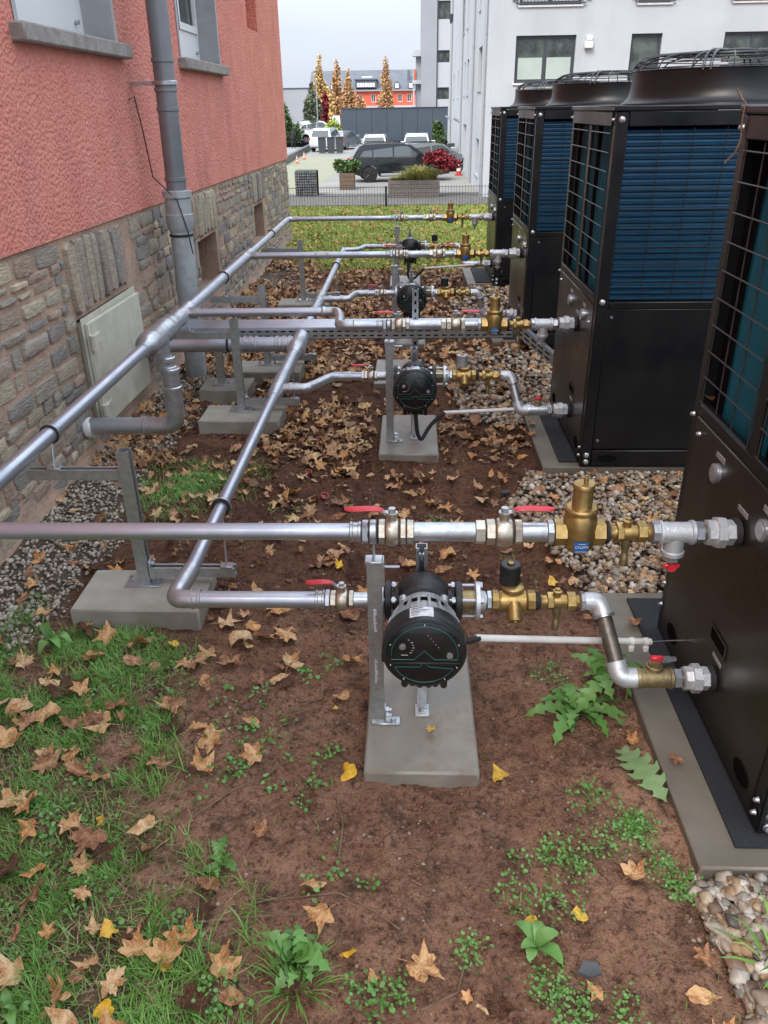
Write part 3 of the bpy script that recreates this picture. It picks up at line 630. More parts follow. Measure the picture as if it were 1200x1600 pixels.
    for i in range(7):
        a = R(-90-24+48*i/6)
        for zz, rr2 in ((z-.038, .0385), (z-.022, .0418), (z-.006, .0432)): vs.append((cx+rr2*math.cos(a), y+rr2*math.sin(a), zz))
    part('label', lb.add(vs, [(i*3+j, i*3+3+j, i*3+4+j, i*3+1+j) for i in range(6) for j in range(2)]), 'blue', s)
    if r < 2:
        text_mesh('label_text', 'CALEFFI', .0095, 'white', s, faceY(cx, y-.0435, z-.020, 4), .0003)
        part('label_rule', MB().box(cx-.014, cx+.014, y-.0425, y-.0420, z-.0335, z-.0325).box(cx-.008, cx+.010, y-.0432, y-.0428, z-.012, z-.011), 'white', s)
    g = thing('gasket_ring', f'dark threaded ring between separator and drain cock in the {N} upper row', 'ring', (X(.487), y, z))
    part('ring', MB().lathe([(X(.4825), .026), (X(.484), .029), (X(.491), .029), (X(.4925), .024)], 'x', (0, y, z), 16), 'rubber', g)
    d = drain_cock(f'brass drain cock hanging under the {N} upper pipe', X(.493), X(.595), y, z)
    t = thing('drain_tee', f'galvanised tee with drain valve left of the union in the {N} upper row', 'tee', (X(.655), y, z), 'galvanised tees')
    seg(t, 'oct', 'hex_nut', 'galv', X(.596), X(.616), .029, y, z)
    part('tee_body', MB().lathe([(X(.614), .029), (X(.616), .031), (X(.622), .031), (X(.624), .0265), (X(.690), .0265), (X(.692), .031), (X(.700), .031), (X(.702), .029)], 'x', (0, y, z), 24), 'zinc_white', t)
    part('branch', MB().lathe([(-.062, .026), (-.060, .0285), (-.050, .0285), (-.048, .025), (-.02, .0245), (0, .0245)], 'z', (X(.657), y, z), 24), 'zinc_white', t)
    part('plug', MB().lathe([(-.078, .021), (-.062, .021)], 'z', (X(.657), y, z), 6).lathe([(-.11, .009), (-.078, .009)], 'z', (X(.657), y, z), 12), 'galv', t)
    if r < 3:
        part('drain_handle', MB().box(X(.657)-.022, X(.657)+.022, y-.012, y-.004, z-.099, z-.087, .003).lathe([(-.016, .011), (.0, .011)], 'y', (X(.657), y-.004, z-.093), 8), 'red' if r == 0 else 'galv', t)
    u = union(f'galvanised union joining the {N} upper row to its black unit', X(.702), .81+dx*.5, y, z)
def drain_cock(label, x0, x1, y, z):
    d = thing('drain_cock', label, 'valve', ((x0+x1)/2, y, z), 'brass drain cocks'); w = x1-x0; xm = x0+w*.42
    part('body', MB().lathe([(x0, .019), (x0+.006, .017), (x0+w*.3, .018), (x0+w*.5, .020), (x0+w*.7, .018), (x1-.004, .017), (x1, .020)], 'x', (0, y, z), 20), 'brass', d)
    for a, b in ((x0+w*.16, x0+w*.34), (x0+w*.66, x0+w*.9)): seg(d, 'hex', 'hex_ring', 'brass', a, b, .0255, y, z)
    part('stem', MB().lathe([(.015, .010), (.028, .010), (.030, .013), (.034, .013), (.036, .007), (.040, .007)], 'z', (xm, y, z), 14), 'brass', d)
    part('spout', MB().lathe([(-.095, .007), (-.094, .010), (-.066, .010), (-.064, .0085), (-.05, .0085), (-.045, .011), (-.01, .012)], 'z', (xm+.002, y, z), 14), 'brass_old', d)
    return d
def union(label, x0, x1, y, z, s=1.):
    u = thing('pipe_union', label, 'union', ((x0+x1)/2, y, z), 'galvanised unions on the black units'); w = x1-x0
    seg(u, 'hex', 'nipple', 'galv', x0, x0+w*.2, .028*s, y, z)
    part('thread', MB().lathe([(x0, .020*s), (x1+.004, .020*s)], 'x', (0, y, z), 18), 'dark_pipe', u)
    seg(u, 'oct', 'union_half', 'zinc_white', x0+w*.26, x0+w*.47, .033*s, y, z)
    seg(u, 'oct', 'union_nut', 'zinc_white', x0+w*.45, x0+w*.68, .040*s, y, z)
    seg(u, 'hex', 'union_end', 'zinc_white', x0+w*.68, x0+w*.90, .032*s, y, z)
    part('flange_ring', MB().lathe([(x1-.014, .036*s), (x1-.001, .036*s)], 'x', (0, y, z), 24), 'rubber', u)
    return u
for r in range(4): upper_row(r)

def pump(r):
    x, y, z = .034+DXR[r]-.000, LY[r], LZ; N = ROWN[r]
    extra = ['whose black round face fills the middle foreground', 'with a pale strut rising behind it', 'with a slotted strut across its face', 'partly hidden behind the third upper pipe'][r]
    t = thing('circulation_pump', f'black round-faced circulation pump of the {N} row, {extra}', 'pump', (x, y, z), 'circulation pumps')
    part('volute', MB().lathe([(-.045, .05), (-.035, .066), (-.01, .075), (.03, .075), (.05, .06), (.055, .03)], 'y', (x, y, z), 28).lathe([(-.085, .028), (-.05, .034), (0, .05), (.05, .034), (.085, .028)], 'x', (x, y, z+.0), 20), 'castblack', t)
    part('mounting_ring', MB().lathe([(-.062, .070), (-.058, .078), (-.044, .078), (-.040, .070)], 'y', (x, y, z), 28), 'castblack', t)
    m = part('motor_housing', MB().lathe([(-.185, .095), (-.16, .088), (-.12, .082), (-.08, .076), (-.064, .070), (-.060, .060)], 'y', (x, y, z), 32), 'castgrey', t)
    f = MB()
    for k in range(22):
        a = 2*math.pi*k/22; c, s_ = math.cos(a), math.sin(a); tx, tz = -s_*.0035, c*.0035
        vs = []
        for yy, r0, r1 in ((y-.185, .090, .103), (y-.13, .082, .094), (y-.085, .074, .077)):
            for rr in (r0, r1):
                vs += [(x+c*rr-tx, yy, z+s_*rr-tz), (x+c*rr+tx, yy, z+s_*rr+tz)]
        f.add(vs, [(2, 6, 7, 3), (6, 10, 11, 7), (0, 4, 6, 2), (4, 8, 10, 6), (1, 3, 7, 5), (5, 7, 11, 9), (0, 2, 3, 1)])
    part('cooling_fins', f, 'castgrey', t)
    for a in (40, 140, 220, 320):
        c, s_ = math.cos(R(a)), math.sin(R(a)); part('bolt_lug', MB().lathe([(-.085, .011), (-.060, .013)], 'y', (x+c*.070, y, z+s_*.070), 12).lathe([(-.093, .0065), (-.085, .0065)], 'y', (x+c*.070, y, z+s_*.070), 6), 'castgrey', t)
    for k in range(5):   # vent slots on the shoulder
        a = R(55+17*k+1); c, s_ = math.cos(a), math.sin(a); q = Matrix.Translation((x+c*.083, y-.118, z+s_*.083)) @ Matrix.Rotation(-(a-math.pi/2), 4, 'Y')
        part('vent_slot', MB().box(-.009, .009, -.007, .007, -.002, .003, .001, Matrix.Translation((x+c*.0815, y-.118, z+s_*.0815)) @ Matrix.Rotation(math.pi/2-a, 4, 'Y')), 'dark', t)
    yf = y-.245
    part('head_shell', MB().lathe([(yf-y+.000, .097), (yf-y+.003, .104), (yf-y+.008, .1065), (-.19, .1065), (-.180, .102), (-.178, .09)], 'y', (x, y, z), 48), 'blackplastic', t)
    part('face_plate', MB().lathe([(yf-y-.003, .095), (yf-y-.002, .0965), (yf-y+.002, .0965)], 'y', (x, y, z), 48), 'blackface', t)
    part('lower_rim', MB().box(x-.108, x-.080, yf+.002, y-.185, z-.03, z-.005, .004), 'blackplastic', t)
    def outline(pts, rad, nm):
        part(nm, MB().tube([(x+u, yf-.0035, z+v) for u, v in pts]+[(x+pts[0][0], yf-.0035, z+pts[0][1])], rad, 6), 'green', t)
    up = [(.083*math.cos(R(a)), .083*math.sin(R(a))+.002) for a in range(-2, 183, 6)]
    outline([(.083, -.014)]+up+[(-.083, -.014), (-.026, -.014), (-.0, .013), (.026, -.014)], .0009, 'upper_outline')
    lo = [(.083*math.cos(R(a)), .083*math.sin(R(a))-.002) for a in range(205, 336, 6)]
    outline(lo+[(.014, -.037), (0, -.024), (-.014, -.037)], .0009, 'lower_outline')
    part('face_step', MB().box(x-.09, x+.09, yf-.0045, yf-.002, z-.028, z-.0235, .001), 'blackplastic', t)
    for u, v in ((-.055, .026), (.063, -.001)): part('face_screw', MB().lathe([(-.006, .0045), (-.0055, .008), (0, .0085)], 'y', (x+u, yf-.002, z+v), 16), 'galv', t)
    part('face_screws', MB().add([], []) if False else _dots(x, yf, z), 'white', t)
    lab = MB(); vs = []
    for i in range(7):
        a = R(90-12+32*i/6)
        for yy in (yf+.012, yf+.054): vs.append((x+.1072*math.cos(a), yy, z+.1072*math.sin(a)))
    part('nameplate', lab.add(vs, [(i*2, i*2+2, i*2+3, i*2+1) for i in range(6)]), 'label', t)
    ln = MB()
    for k, (a0, a1, yy) in enumerate(((92, 108, .048), (84, 108, .040), (88, 108, .034), (96, 108, .028), (98, 108, .020))):
        vs = []
        for i in range(4):
            a = R(a0+(a1-a0)*i/3)
            for w in (-.0012 if k else -.002, .0012 if k else .002): vs.append((x+.1075*math.cos(a), yf+yy+w, z+.1075*math.sin(a)))
        ln.add(vs, [(i*2, i*2+2, i*2+3, i*2+1) for i in range(3)])
    part('nameplate_print', ln, 'ink', t)
    gl = MB()
    for u, L in ((-.05, .035), (-.03, .028), (.03, .03), (.052, .038), (.012, .03), (-.01, .03)):
        gl.lathe([(-.098-L, .006), (-.098-L+.004, .009), (-.08, .010)], 'z', (x+u, yf+.03+abs(u)*.2, z), 10)
    part('cable_glands', gl, 'blackplastic', t)
    for sx in (-1, 1):   # flanges
        part('flange', MB().lathe([(sx*.088, .052), (sx*.090, .054), (sx*.104, .054), (sx*.106, .052)], 'x', (x, y, z), 28), 'castblack', t)
    gw = .034
    a0, a1 = x+.108, x+.108+gw
    part('counter_flange', MB().lathe([(a1, .050), (a1+.002, .053), (a1+.013, .053), (a1+.015, .03), (a1+.03, .026)], 'x', (0, y, z), 28), 'zinc_white', t)
    part('brass_spacer', MB().lathe([(a0-.002, .030), (a1+.002, .030)], 'x', (0, y, z), 24), 'brass_old', t)
    part('counter_flange', MB().lathe([(x-.122, .052), (x-.109, .052)], 'x', (0, y, z), 28), 'zinc_white', t)
    for k in range(4):
        a = R(45+90*k+12); part('flange_bolt', MB().lathe([(x+.070, .0045), (a1+.016, .0045)], 'x', (0, y+.042*math.cos(a), z+.042*math.sin(a)), 8).lathe([(x+.078, .009), (x+.087, .009)], 'x', (0, y+.042*math.cos(a), z+.042*math.sin(a)), 6).lathe([(a1+.013, .009), (a1+.022, .009)], 'x', (0, y+.042*math.cos(a), z+.042*math.sin(a)), 6), 'galv', t)
        part('flange_bolt', MB().lathe([(x-.130, .0045), (x-.074, .0045)], 'x', (0, y+.042*math.cos(a), z+.042*math.sin(a)), 8).lathe([(x-.086, .009), (x-.077, .009)], 'x', (0, y+.042*math.cos(a), z+.042*math.sin(a)), 6), 'galv', t)
    return t
def _dots(x, yf, z):
    mb = MB()
    for a in (90, 20, 160, 200, 335, 235, 305): mb.lathe([(-.0045, .0016), (-.001, .0018)], 'y', (x+.0905*math.cos(R(a)), yf, z+.0905*math.sin(R(a))), 8)
    for i, (u, v) in enumerate(((-.041, .045), (-.034, .037), (-.030, .029), (-.030, .021), (-.032, .013), (-.037, .006))): mb.box(x+u, x+u+(.005 if i % 2 else .003), yf-.0036, yf-.003, z+v, z+v+.0012)
    for i in range(5): mb.box(x+.008+i*.0065, x+.0095+i*.0065, yf-.0036, yf-.003, z+.058-i*.009, z+.060-i*.009)
    mb.box(x-.058, x-.041, yf-.0036, yf-.003, z-.001, z+.0002)
    return mb

def lower_row(r):
    y, z, dx = LY[r], LZ, DXR[r]; N = ROWN[r]; X = lambda v: v+dx; rr = [.0235, .021, .021, .020][r]
    p = thing('return_pipe', {0: 'steel return pipe of the nearest row coming out of the corner elbow', 1: 'steel return pipe of the second row with a small double bend off the manifold', 2: 'steel return pipe of the third row bending off the middle manifold', 3: 'steel return pipe of the farthest row bending at the end of the manifold'}[r], 'pipe', (X(-.4), y, z), 'lower return pipes to the pumps')
    if r == 0:
        seg(p, 'press', 'coupling', 'galv', X(-.615), X(-.585), rr*1.08, y, z)
        part('pipe', MB().lathe([(X(-.60), rr), (X(-.236), rr)], 'x', (0, y, z), 28), 'stainless', p)
        seg(p, 'press', 'coupling', 'galv', X(-.265), X(-.238), rr*1.06, y, z); e = -.238
    else:
        ym = [0, 3.74, 5.78, 8.02][r]; xa = [0, -.56, -.50, -.56][r]; xb = [0, -.40, -.41, -.46][r]
        x0 = LMX+.03 if r < 3 else LMX
        if r < 3: part('pipe', MB().tube([(x0, ym, z), (xa+.02, ym, z)], rr, 20), 'stainless', p)
        part('double_bend', MB().tube(path([(xa if r < 3 else LMX+.01, ym if r < 3 else ym-.02, z), (xa+.05, ym, z), (xb, y, z), (xb+.09, y, z)], .05, 6), rr*1.12, 20), 'galv', p)
        if r < 3: part('socket', MB().lathe([(xa-.012, rr*1.25), (xa+.012, rr*1.25)], 'x', (0, ym, z), 20), 'galv', p)
        part('socket', MB().lathe([(xb+.075, rr*1.25), (xb+.095, rr*1.25)], 'x', (0, y, z), 20), 'galv', p)
        part('pipe', MB().lathe([(xb+.08, rr), (X(-.236), rr)], 'x', (0, y, z), 24), 'stainless', p)
    seg(p, 'hex', 'hex_nut', 'galv', X(-.238), X(-.224), .029, y, z)
    lever_valve(f'ball valve left of the pump in the {N} lower row, red lever pointing left', X(-.224), X(-.158), y, z, -1, .86, lz=.004)
    n = thing('pipe_nipple', f'galvanised nipple between ball valve and pump in the {N} lower row', 'pipe', (X(-.12), y, z))
    seg(n, 'pipe', 'pipe', 'galv', X(-.158), X(-.084), .0225, y, z)
    pump(r)
    q = thing('check_valve', f'brass valve body with dark solenoid cap right of the {N} pump', 'valve', (X(.285), y, z), 'brass valves right of the pumps')
    seg(q, 'hex', 'hex_nut', 'galv', X(.190), X(.206), .026, y, z); seg(q, 'hex', 'hex_nut', 'galv', X(.209), X(.223), .028, y, z)
    part('thread', MB().lathe([(X(.185), .02), (X(.23), .02)], 'x', (0, y, z), 16), 'galv', q)
    seg(q, 'oct', 'hex_end', 'brass', X(.223), X(.243), .030, y, z); seg(q, 'oct', 'hex_end', 'brass', X(.320), X(.343), .030, y, z)
    part('valve_body', MB().lathe([(X(.240), .024), (X(.252), .030), (X(.27), .028), (X(.285), .030), (X(.30), .028), (X(.315), .030), (X(.322), .024)], 'x', (0, y, z), 24), 'brass', q)
    A = Vector((0, -.55, -.5)); part('strainer_leg', MB().lathe([(0, .022), (.045, .022), (.047, .0225), (.052, .020)], (0, -.75, -.66), (X(.284), y-.012, z-.0), 20).lathe([(.052, .006), (.056, .006)], (0, -.75, -.66), (X(.284), y-.012, z), 8), 'brass', q)
    part('bonnet', MB().lathe([(.015, .026), (.03, .031), (.040, .031), (.044, .024)], 'z', (X(.281), y+.012, z), 24), 'brass', q)
    part('solenoid', MB().lathe([(.040, .026), (.042, .029), (.098, .029), (.101, .026)], 'z', (X(.274), y+.03, z), 28), 'blackplastic' if r != 1 else 'castgrey', q)
    part('solenoid_nut', MB().lathe([(.101, .010), (.106, .010), (.108, .006)], 'z', (X(.274), y+.03, z), 6), 'brass', q)
    g = thing('gasket_ring', f'dark threaded ring between valve body and drain cock in the {N} lower row', 'ring', (X(.35), y, z))
    part('ring', MB().lathe([(X(.343), .024), (X(.345), .026), (X(.354), .026), (X(.356), .022)], 'x', (0, y, z), 16), 'rubber', g)
    drain_cock(f'brass drain cock right of the pump in the {N} lower row', X(.357), X(.465), y, z)
    d = thing('drop_pipe', f'dark steel drop pipe with white elbows at the {N} black unit', 'pipe', (X(.52), y, z), 'drop pipes with pale elbows')
    seg(d, 'oct', 'hex_nut', 'galv', X(.465), X(.479), .027, y, z)
    y2 = UY[r]-.03; xt, xb = X(.520), X(.565)
    dv = Vector((xb-xt, y2-y, CZ-z)); L = dv.length; du = dv.normalized(); T0 = Vector((xt, y, z)); B0 = Vector((xb, y2, CZ))
    part('upper_elbow', MB().tube(path([(X(.478), y, z), T0, T0+du*.042], .032, 7), [.0245]+[.026]*8+[.0265], 22), 'zinc_white', d)
    part('riser', MB().tube([T0+du*.03, B0-du*.03], .0215, 20), 'dark_pipe' if r in (0,) else 'galv', d)
    part('upper_bead', MB().lathe([(.036, .027), (.038, .030), (.044, .030), (.046, .027)], du, T0, 20), 'galv', d)
    part('lower_elbow', MB().tube(path([B0-du*.045, B0, (X(.612), y2, CZ)], .034, 7), .0275, 22), 'zinc_white', d)
    e = thing('drain_tee', f'brownish tee with small drain tap beside the {N} black unit', 'tee', (X(.65), y2, CZ), 'lower tees')
    part('tee_body', MB().lathe([(X(.606), .029), (X(.608), .030), (X(.616), .030), (X(.618), .0265), (X(.692), .0265), (X(.694), .029), (X(.702), .029), (X(.704), .027)], 'x', (0, y2, CZ), 24), 'brass_old' if r == 0 else 'galv', e)
    if r < 2:
        part('tap_neck', MB().lathe([(.01, .024), (.034, .022), (.036, .018), (.042, .018)], 'z', (X(.655), y2+.01, CZ), 18), 'brass_old', e)
        part('tap_handle', MB().box(X(.640), X(.674), y2+.004, y2+.018, CZ+.05, CZ+.064, .003), 'red', e)
        part('tap_spout', MB().lathe([(0, .010), (.03, .010), (.031, .007), (.05, .007)], (1, .3, -.15), (X(.668), y2+.02, CZ+.045), 10), 'galv', e)
    union(f'galvanised union joining the {N} lower row to its black unit', X(.704), .81+dx*.5, y2, CZ)
for r in range(4): lower_row(r)

# manifolds -----------------------------------------------------------------
um = thing('supply_manifold', 'thick steel manifold pipe running along the pink house wall', 'pipe', (UMX, 4, UZ))
part('front_elbow', MB().tube(path([(UMX+.11, UY[0], UZ), (UMX, UY[0], UZ), (UMX, UY[0]+.13, UZ)], .06, 8), .027, 24), 'galv', um)
part('pipe', MB().lathe([(UY[0]+.12, .0265), (3.50, .0265)], 'y', (UMX, 0, UZ), 28), 'stainless', um)
part('reducer', MB().lathe([(3.46, .030), (3.47, .031), (3.50, .031), (3.53, .054), (3.56, .056)], 'y', (UMX, 0, UZ), 30), 'galv', um)
part('tee_body', MB().lathe([(3.555, .055), (3.57, .058), (3.60, .058), (3.615, .053), (3.80, .053), (3.815, .058), (3.84, .058), (3.86, .050), (3.90, .047)], 'y', (UMX, 0, UZ), 30), 'galv', um)
part('reducer', MB().lathe([(3.89, .044), (3.90, .049), (3.925, .049), (3.94, .043), (4.05, .041), (4.06, .045), (4.085, .045), (4.10, .040)], 'y', (UMX, 0, UZ), 30), 'galv', um)
part('tee_body', MB().lathe([(4.09, .040), (4.10, .043), (4.12, .043), (4.125, .039), (4.26, .039), (4.27, .043), (4.29, .043), (4.30, .036)], 'y', (UMX, 0, UZ), 30).lathe([(.02, .028), (.055, .028), (.057, .031), (.075, .031), (.077, .026)], 'x', (UMX, 4.19, UZ), 22), 'galv', um)
part('pipe', MB().lathe([(4.29, .0335), (6.0, .0335)], 'y', (UMX, 0, UZ), 28), 'stainless', um)
part('tee_body', MB().lathe([(5.88, .034), (5.89, .039), (5.92, .039), (5.925, .036), (6.08, .036), (6.09, .039), (6.12, .039), (6.13, .033)], 'y', (UMX, 0, UZ), 26).lathe([(.02, .026), (.06, .027), (.062, .030), (.08, .030)], 'x', (UMX, 6.0, UZ), 22), 'galv', um)
part('pipe', MB().lathe([(6.1, .0265), (8.02, .0265)], 'y', (UMX, 0, UZ), 24), 'stainless', um)
part('end_elbow', MB().tube(path([(UMX, 7.98, UZ), (UMX, 8.14, UZ), (UMX+.11, 8.14, UZ)], .06, 8), .0255, 22), 'galv', um)
dp = thing('wall_inlet_pipe', 'fat steel drop pipe with a wide bend leading into the stone plinth', 'pipe', (UMX+.03, 3.7, .3))
bx, by = UMX+.035, 3.70
def bead(mb, ax, o, t, r): return mb.lathe([(t, r), (t+.003, r*1.11), (t+.02, r*1.11), (t+.024, r)], ax, o, 28)
part('stub', MB().lathe([(-.16, .040), (-.02, .042)], 'z', (UMX+.01, by, UZ), 28), 'galv', dp)
part('coupling', bead(MB(), 'z', (bx-.01, by, UZ), -.165, .040), 'galv', dp); part('coupling', bead(MB(), 'z', (bx-.01, by, UZ), -.12, .040), 'galv', dp)
part('pipe', MB().lathe([(.395, .0435), (.50, .0435)], 'z', (bx, by, 0), 28), 'galv', dp)
part('coupling', bead(MB(), 'z', (bx, by, 0), .475, .0435), 'galv', dp); part('coupling', bead(MB(), 'z', (bx, by, 0), .385, .0435), 'galv', dp)
part('bend', MB().tube(path([(bx, by, .40), (bx, by, .20), (bx-.15, by, .20)], .11, 9), .0435, 28), 'galv', dp)
e0 = Vector((bx-.145, by, .20)); e1 = Vector((WX-.1, by, .20))
# runs on towards the wall
part('inlet_run', MB().tube([e0, (e0+e1)/2, e1], .043, 28), 'stainless', dp)
part('coupling', MB().lathe([(0, .044), (.003, .049), (.02, .049), (.024, .044)], (e1-e0), e0, 28), 'galv', dp)
part('foam_collar', MB().lathe([(0, .048), (.015, .054), (.035, .05)], (e1-e0), Vector((WX+.05, by, .192)), 12), 'white', dp)

lm = thing('return_manifold', 'thinner steel manifold pipe running down the middle of the bed', 'pipe', (LMX, 4, LZ))
part('corner_elbow', MB().tube(path([(LMX, 2.02, LZ), (LMX-.012, 1.86, LZ), (-.60, 1.86, LZ)], .055, 9), .0262, 24), 'galv', lm)
part('pipe', MB().lathe([(2.0, .0215), (3.68, .0235)], 'y', (LMX, 0, LZ), 26), 'stainless', lm)
part('tee_body', MB().lathe([(3.60, .026), (3.62, .030), (3.64, .030), (3.66, .036), (3.84, .036), (3.85, .039), (3.88, .039), (3.885, .033)], 'y', (LMX, 0, LZ), 26).lathe([(.02, .023), (.055, .024), (.057, .028), (.08, .028)], 'x', (LMX, 3.74, LZ), 20), 'galv', lm)
part('pipe', MB().lathe([(3.87, .034), (4.40, .034)], 'y', (LMX, 0, LZ), 26), 'stainless', lm)
part('reducer', MB().lathe([(4.33, .036), (4.34, .040), (4.36, .040), (4.41, .052), (4.44, .054), (4.46, .054), (4.47, .050), (4.66, .050), (4.67, .054), (4.70, .054), (4.74, .040), (4.76, .036)], 'y', (LMX, 0, LZ), 30), 'galv', lm)
part('pipe', MB().lathe([(4.75, .033), (5.70, .033)], 'y', (LMX, 0, LZ), 26), 'stainless', lm)
part('tee_body', MB().lathe([(5.66, .034), (5.67, .039), (5.70, .039), (5.71, .034), (5.86, .034), (5.87, .038), (5.90, .038), (5.92, .028)], 'y', (LMX, 0, LZ), 26).lathe([(.02, .022), (.06, .023), (.062, .027), (.085, .027)], 'x', (LMX, 5.78, LZ), 20), 'galv', lm)
part('pipe', MB().lathe([(5.9, .0255), (8.0, .0245)], 'y', (LMX, 0, LZ), 24), 'stainless', lm)
bp_ = thing('cross_pipe', 'fat horizontal pipe under the cable tray leading from the middle manifold to the house', 'pipe', (-1.1, 4.56, LZ))
part('pipe', MB().lathe([(WX-.1, .043), (LMX-.03, .043)], 'x', (0, 4.56, LZ), 28), 'stainless', bp_)
for a in (-.98, -.945, -.91, -.79, -.75, -.715): part('press_ring', MB().lathe([(a, .044), (a+.003, .049), (a+.019, .049), (a+.022, .044)], 'x', (0, 4.56, LZ), 28), 'galv', bp_)
part('clamp_band', MB().lathe([(-1.075, .044), (-1.073, .048), (-1.063, .048), (-1.061, .044)], 'x', (0, 4.56, LZ), 24), 'rubber', bp_)

# supports ------------------------------------------------------------------
def channel(mb, p0, p1, w=.041, h=.041, t=.003, up=(0, -1, 0)):
    """open strut channel from p0 to p1, slot towards `up`"""
    p0, p1 = Vector(p0), Vector(p1); A = (p1-p0); L = A.length; A.normalize(); U = Vector(up); V = A.cross(U).normalized()
    prof = [(-w/2, 0), (w/2, 0), (w/2, h), (w*.22, h), (w*.22, h-t*2), (w/2-t, h-t*2), (w/2-t, t), (-w/2+t, t), (-w/2+t, h-t*2), (-w*.22, h-t*2), (-w*.22, h), (-w/2, h)]
    vs = [p0+V*a+U*(b-h/2) for a, b in prof]+[p1+V*a+U*(b-h/2) for a, b in prof]; n = len(prof)
    quads = [(0, 1, 6, 7), (1, 2, 5, 6), (2, 3, 4, 5), (7, 8, 11, 0), (8, 9, 10, 11)]
    fs = [(i, (i+1) % n, n+(i+1) % n, n+i) for i in range(n)]+[tuple(q) for q in quads]+[tuple(n+i for i in q[::-1]) for q in quads]
    return mb.add(vs, fs)
def slab(x0, x1, y0, y1, z1, m, label, group=None, zb=-.06):
    return single('concrete_slab', MB().box(x0, x1, y0, y1, zb, z1, .006), m, label, 'slab', group, loc=((x0+x1)/2, (y0+y1)/2, 0))
SUP = [(2.42, 'nearest', 1), (4.25, 'second', 1), (5.15, 'fourth', 1), (7.12, 'farthest', 1)]
for y, n, _ in SUP:
    hz = .09
    slab(-1.165, -.72, y-.19, y+.08, hz, 'slab_dry', f'pale concrete block under the {n} pipe support post', 'concrete blocks under the pipe supports')
    t = thing('pipe_support', f'{n} galvanised T-shaped channel post carrying both manifold pipes', 'support', (-.95, y, hz), 'channel posts carrying the manifolds')
    part('post', channel(MB(), (-.955, y, hz+.006), (-.955, y, .60), up=(1, 0, 0)), 'strut', t)
    part('upper_arm', channel(MB(), (-1.29, y, .515), (-.978, y, .515), .036, .036, up=(0, 0, 1)), 'strut', t)
    part('lower_arm', channel(MB(), (-.932, y, .135), (-.625, y, .135), .036, .036, up=(0, 0, 1)), 'strut', t)
    part('base_plate', MB().box(-1.02, -.89, y-.045, y+.045, hz, hz+.006, .001), 'galv', t)
    for sx in (-1.005, -.905):
        part('anchor_bolt', MB().lathe([(hz+.006, .009), (hz+.014, .009), (hz+.015, .005), (hz+.03, .005)], 'z', (sx, y-.01, 0), 6), 'galv', t)
    part('angle_bracket', MB().box(-.932, -.925, y-.02, y+.02, .11, .18, .001).lathe([(.0, .008), (.012, .008)], 'x', (-.925, y, .165), 6), 'galv', t)
    part('washer_plate', MB().box(UMX-.022, UMX+.022, y-.018, y+.018, .533, .539, .001), 'galv', t); part('washer_plate', MB().box(LMX-.022, LMX+.022, y-.018, y+.018, .153, .159, .001), 'galv', t)
    ru = .034 if 4.3 < y < 6 else .027
    for (mx, mz, z0, rad, w) in ((UMX, UZ, .539, ru, 'wall-side'), (LMX, LZ, .159, .027 if y != 5.15 else .034, 'middle')):
        c = thing('pipe_clamp', f'black rubber-lined clamp of the {w} manifold over the {n} support', 'clamp', (mx, y, z0), 'clamps under the manifold pipes')
        part('ring', MB().lathe([(y+.010, rad+.001), (y+.012, rad+.006), (y+.030, rad+.006), (y+.032, rad+.001)], 'y', (mx, 0, mz), 24), 'rubber', c)
        part('band', MB().lathe([(y+.016, rad+.0075), (y+.026, rad+.0075)], 'y', (mx, 0, mz), 24), 'strut', c)
        part('thread_rod', MB().tube([(mx, y, z0), (mx, y+.02, mz-rad)], .004, 8), 'galv', c)
slab(-1.29, -.99, 4.60, 4.85, .09, 'slab_dry', 'pale concrete block behind the second one, under a short post', 'concrete blocks under the pipe supports')
t = thing('short_post', 'short galvanised post holding up the fat cross pipe', 'support', (-1.16, 4.72, .09))
part('post', channel(MB(), (-1.17, 4.72, .096), (-1.17, 4.72, .42), up=(1, 0, 0)), 'strut', t)
part('base_plate', MB().box(-1.22, -1.11, 4.68, 4.76, .09, .096, .001), 'galv', t)
part('foot_bolt', MB().lathe([(.096, .009), (.115, .006)], 'z', (-1.125, 4.70, 0), 6), 'galv', t)

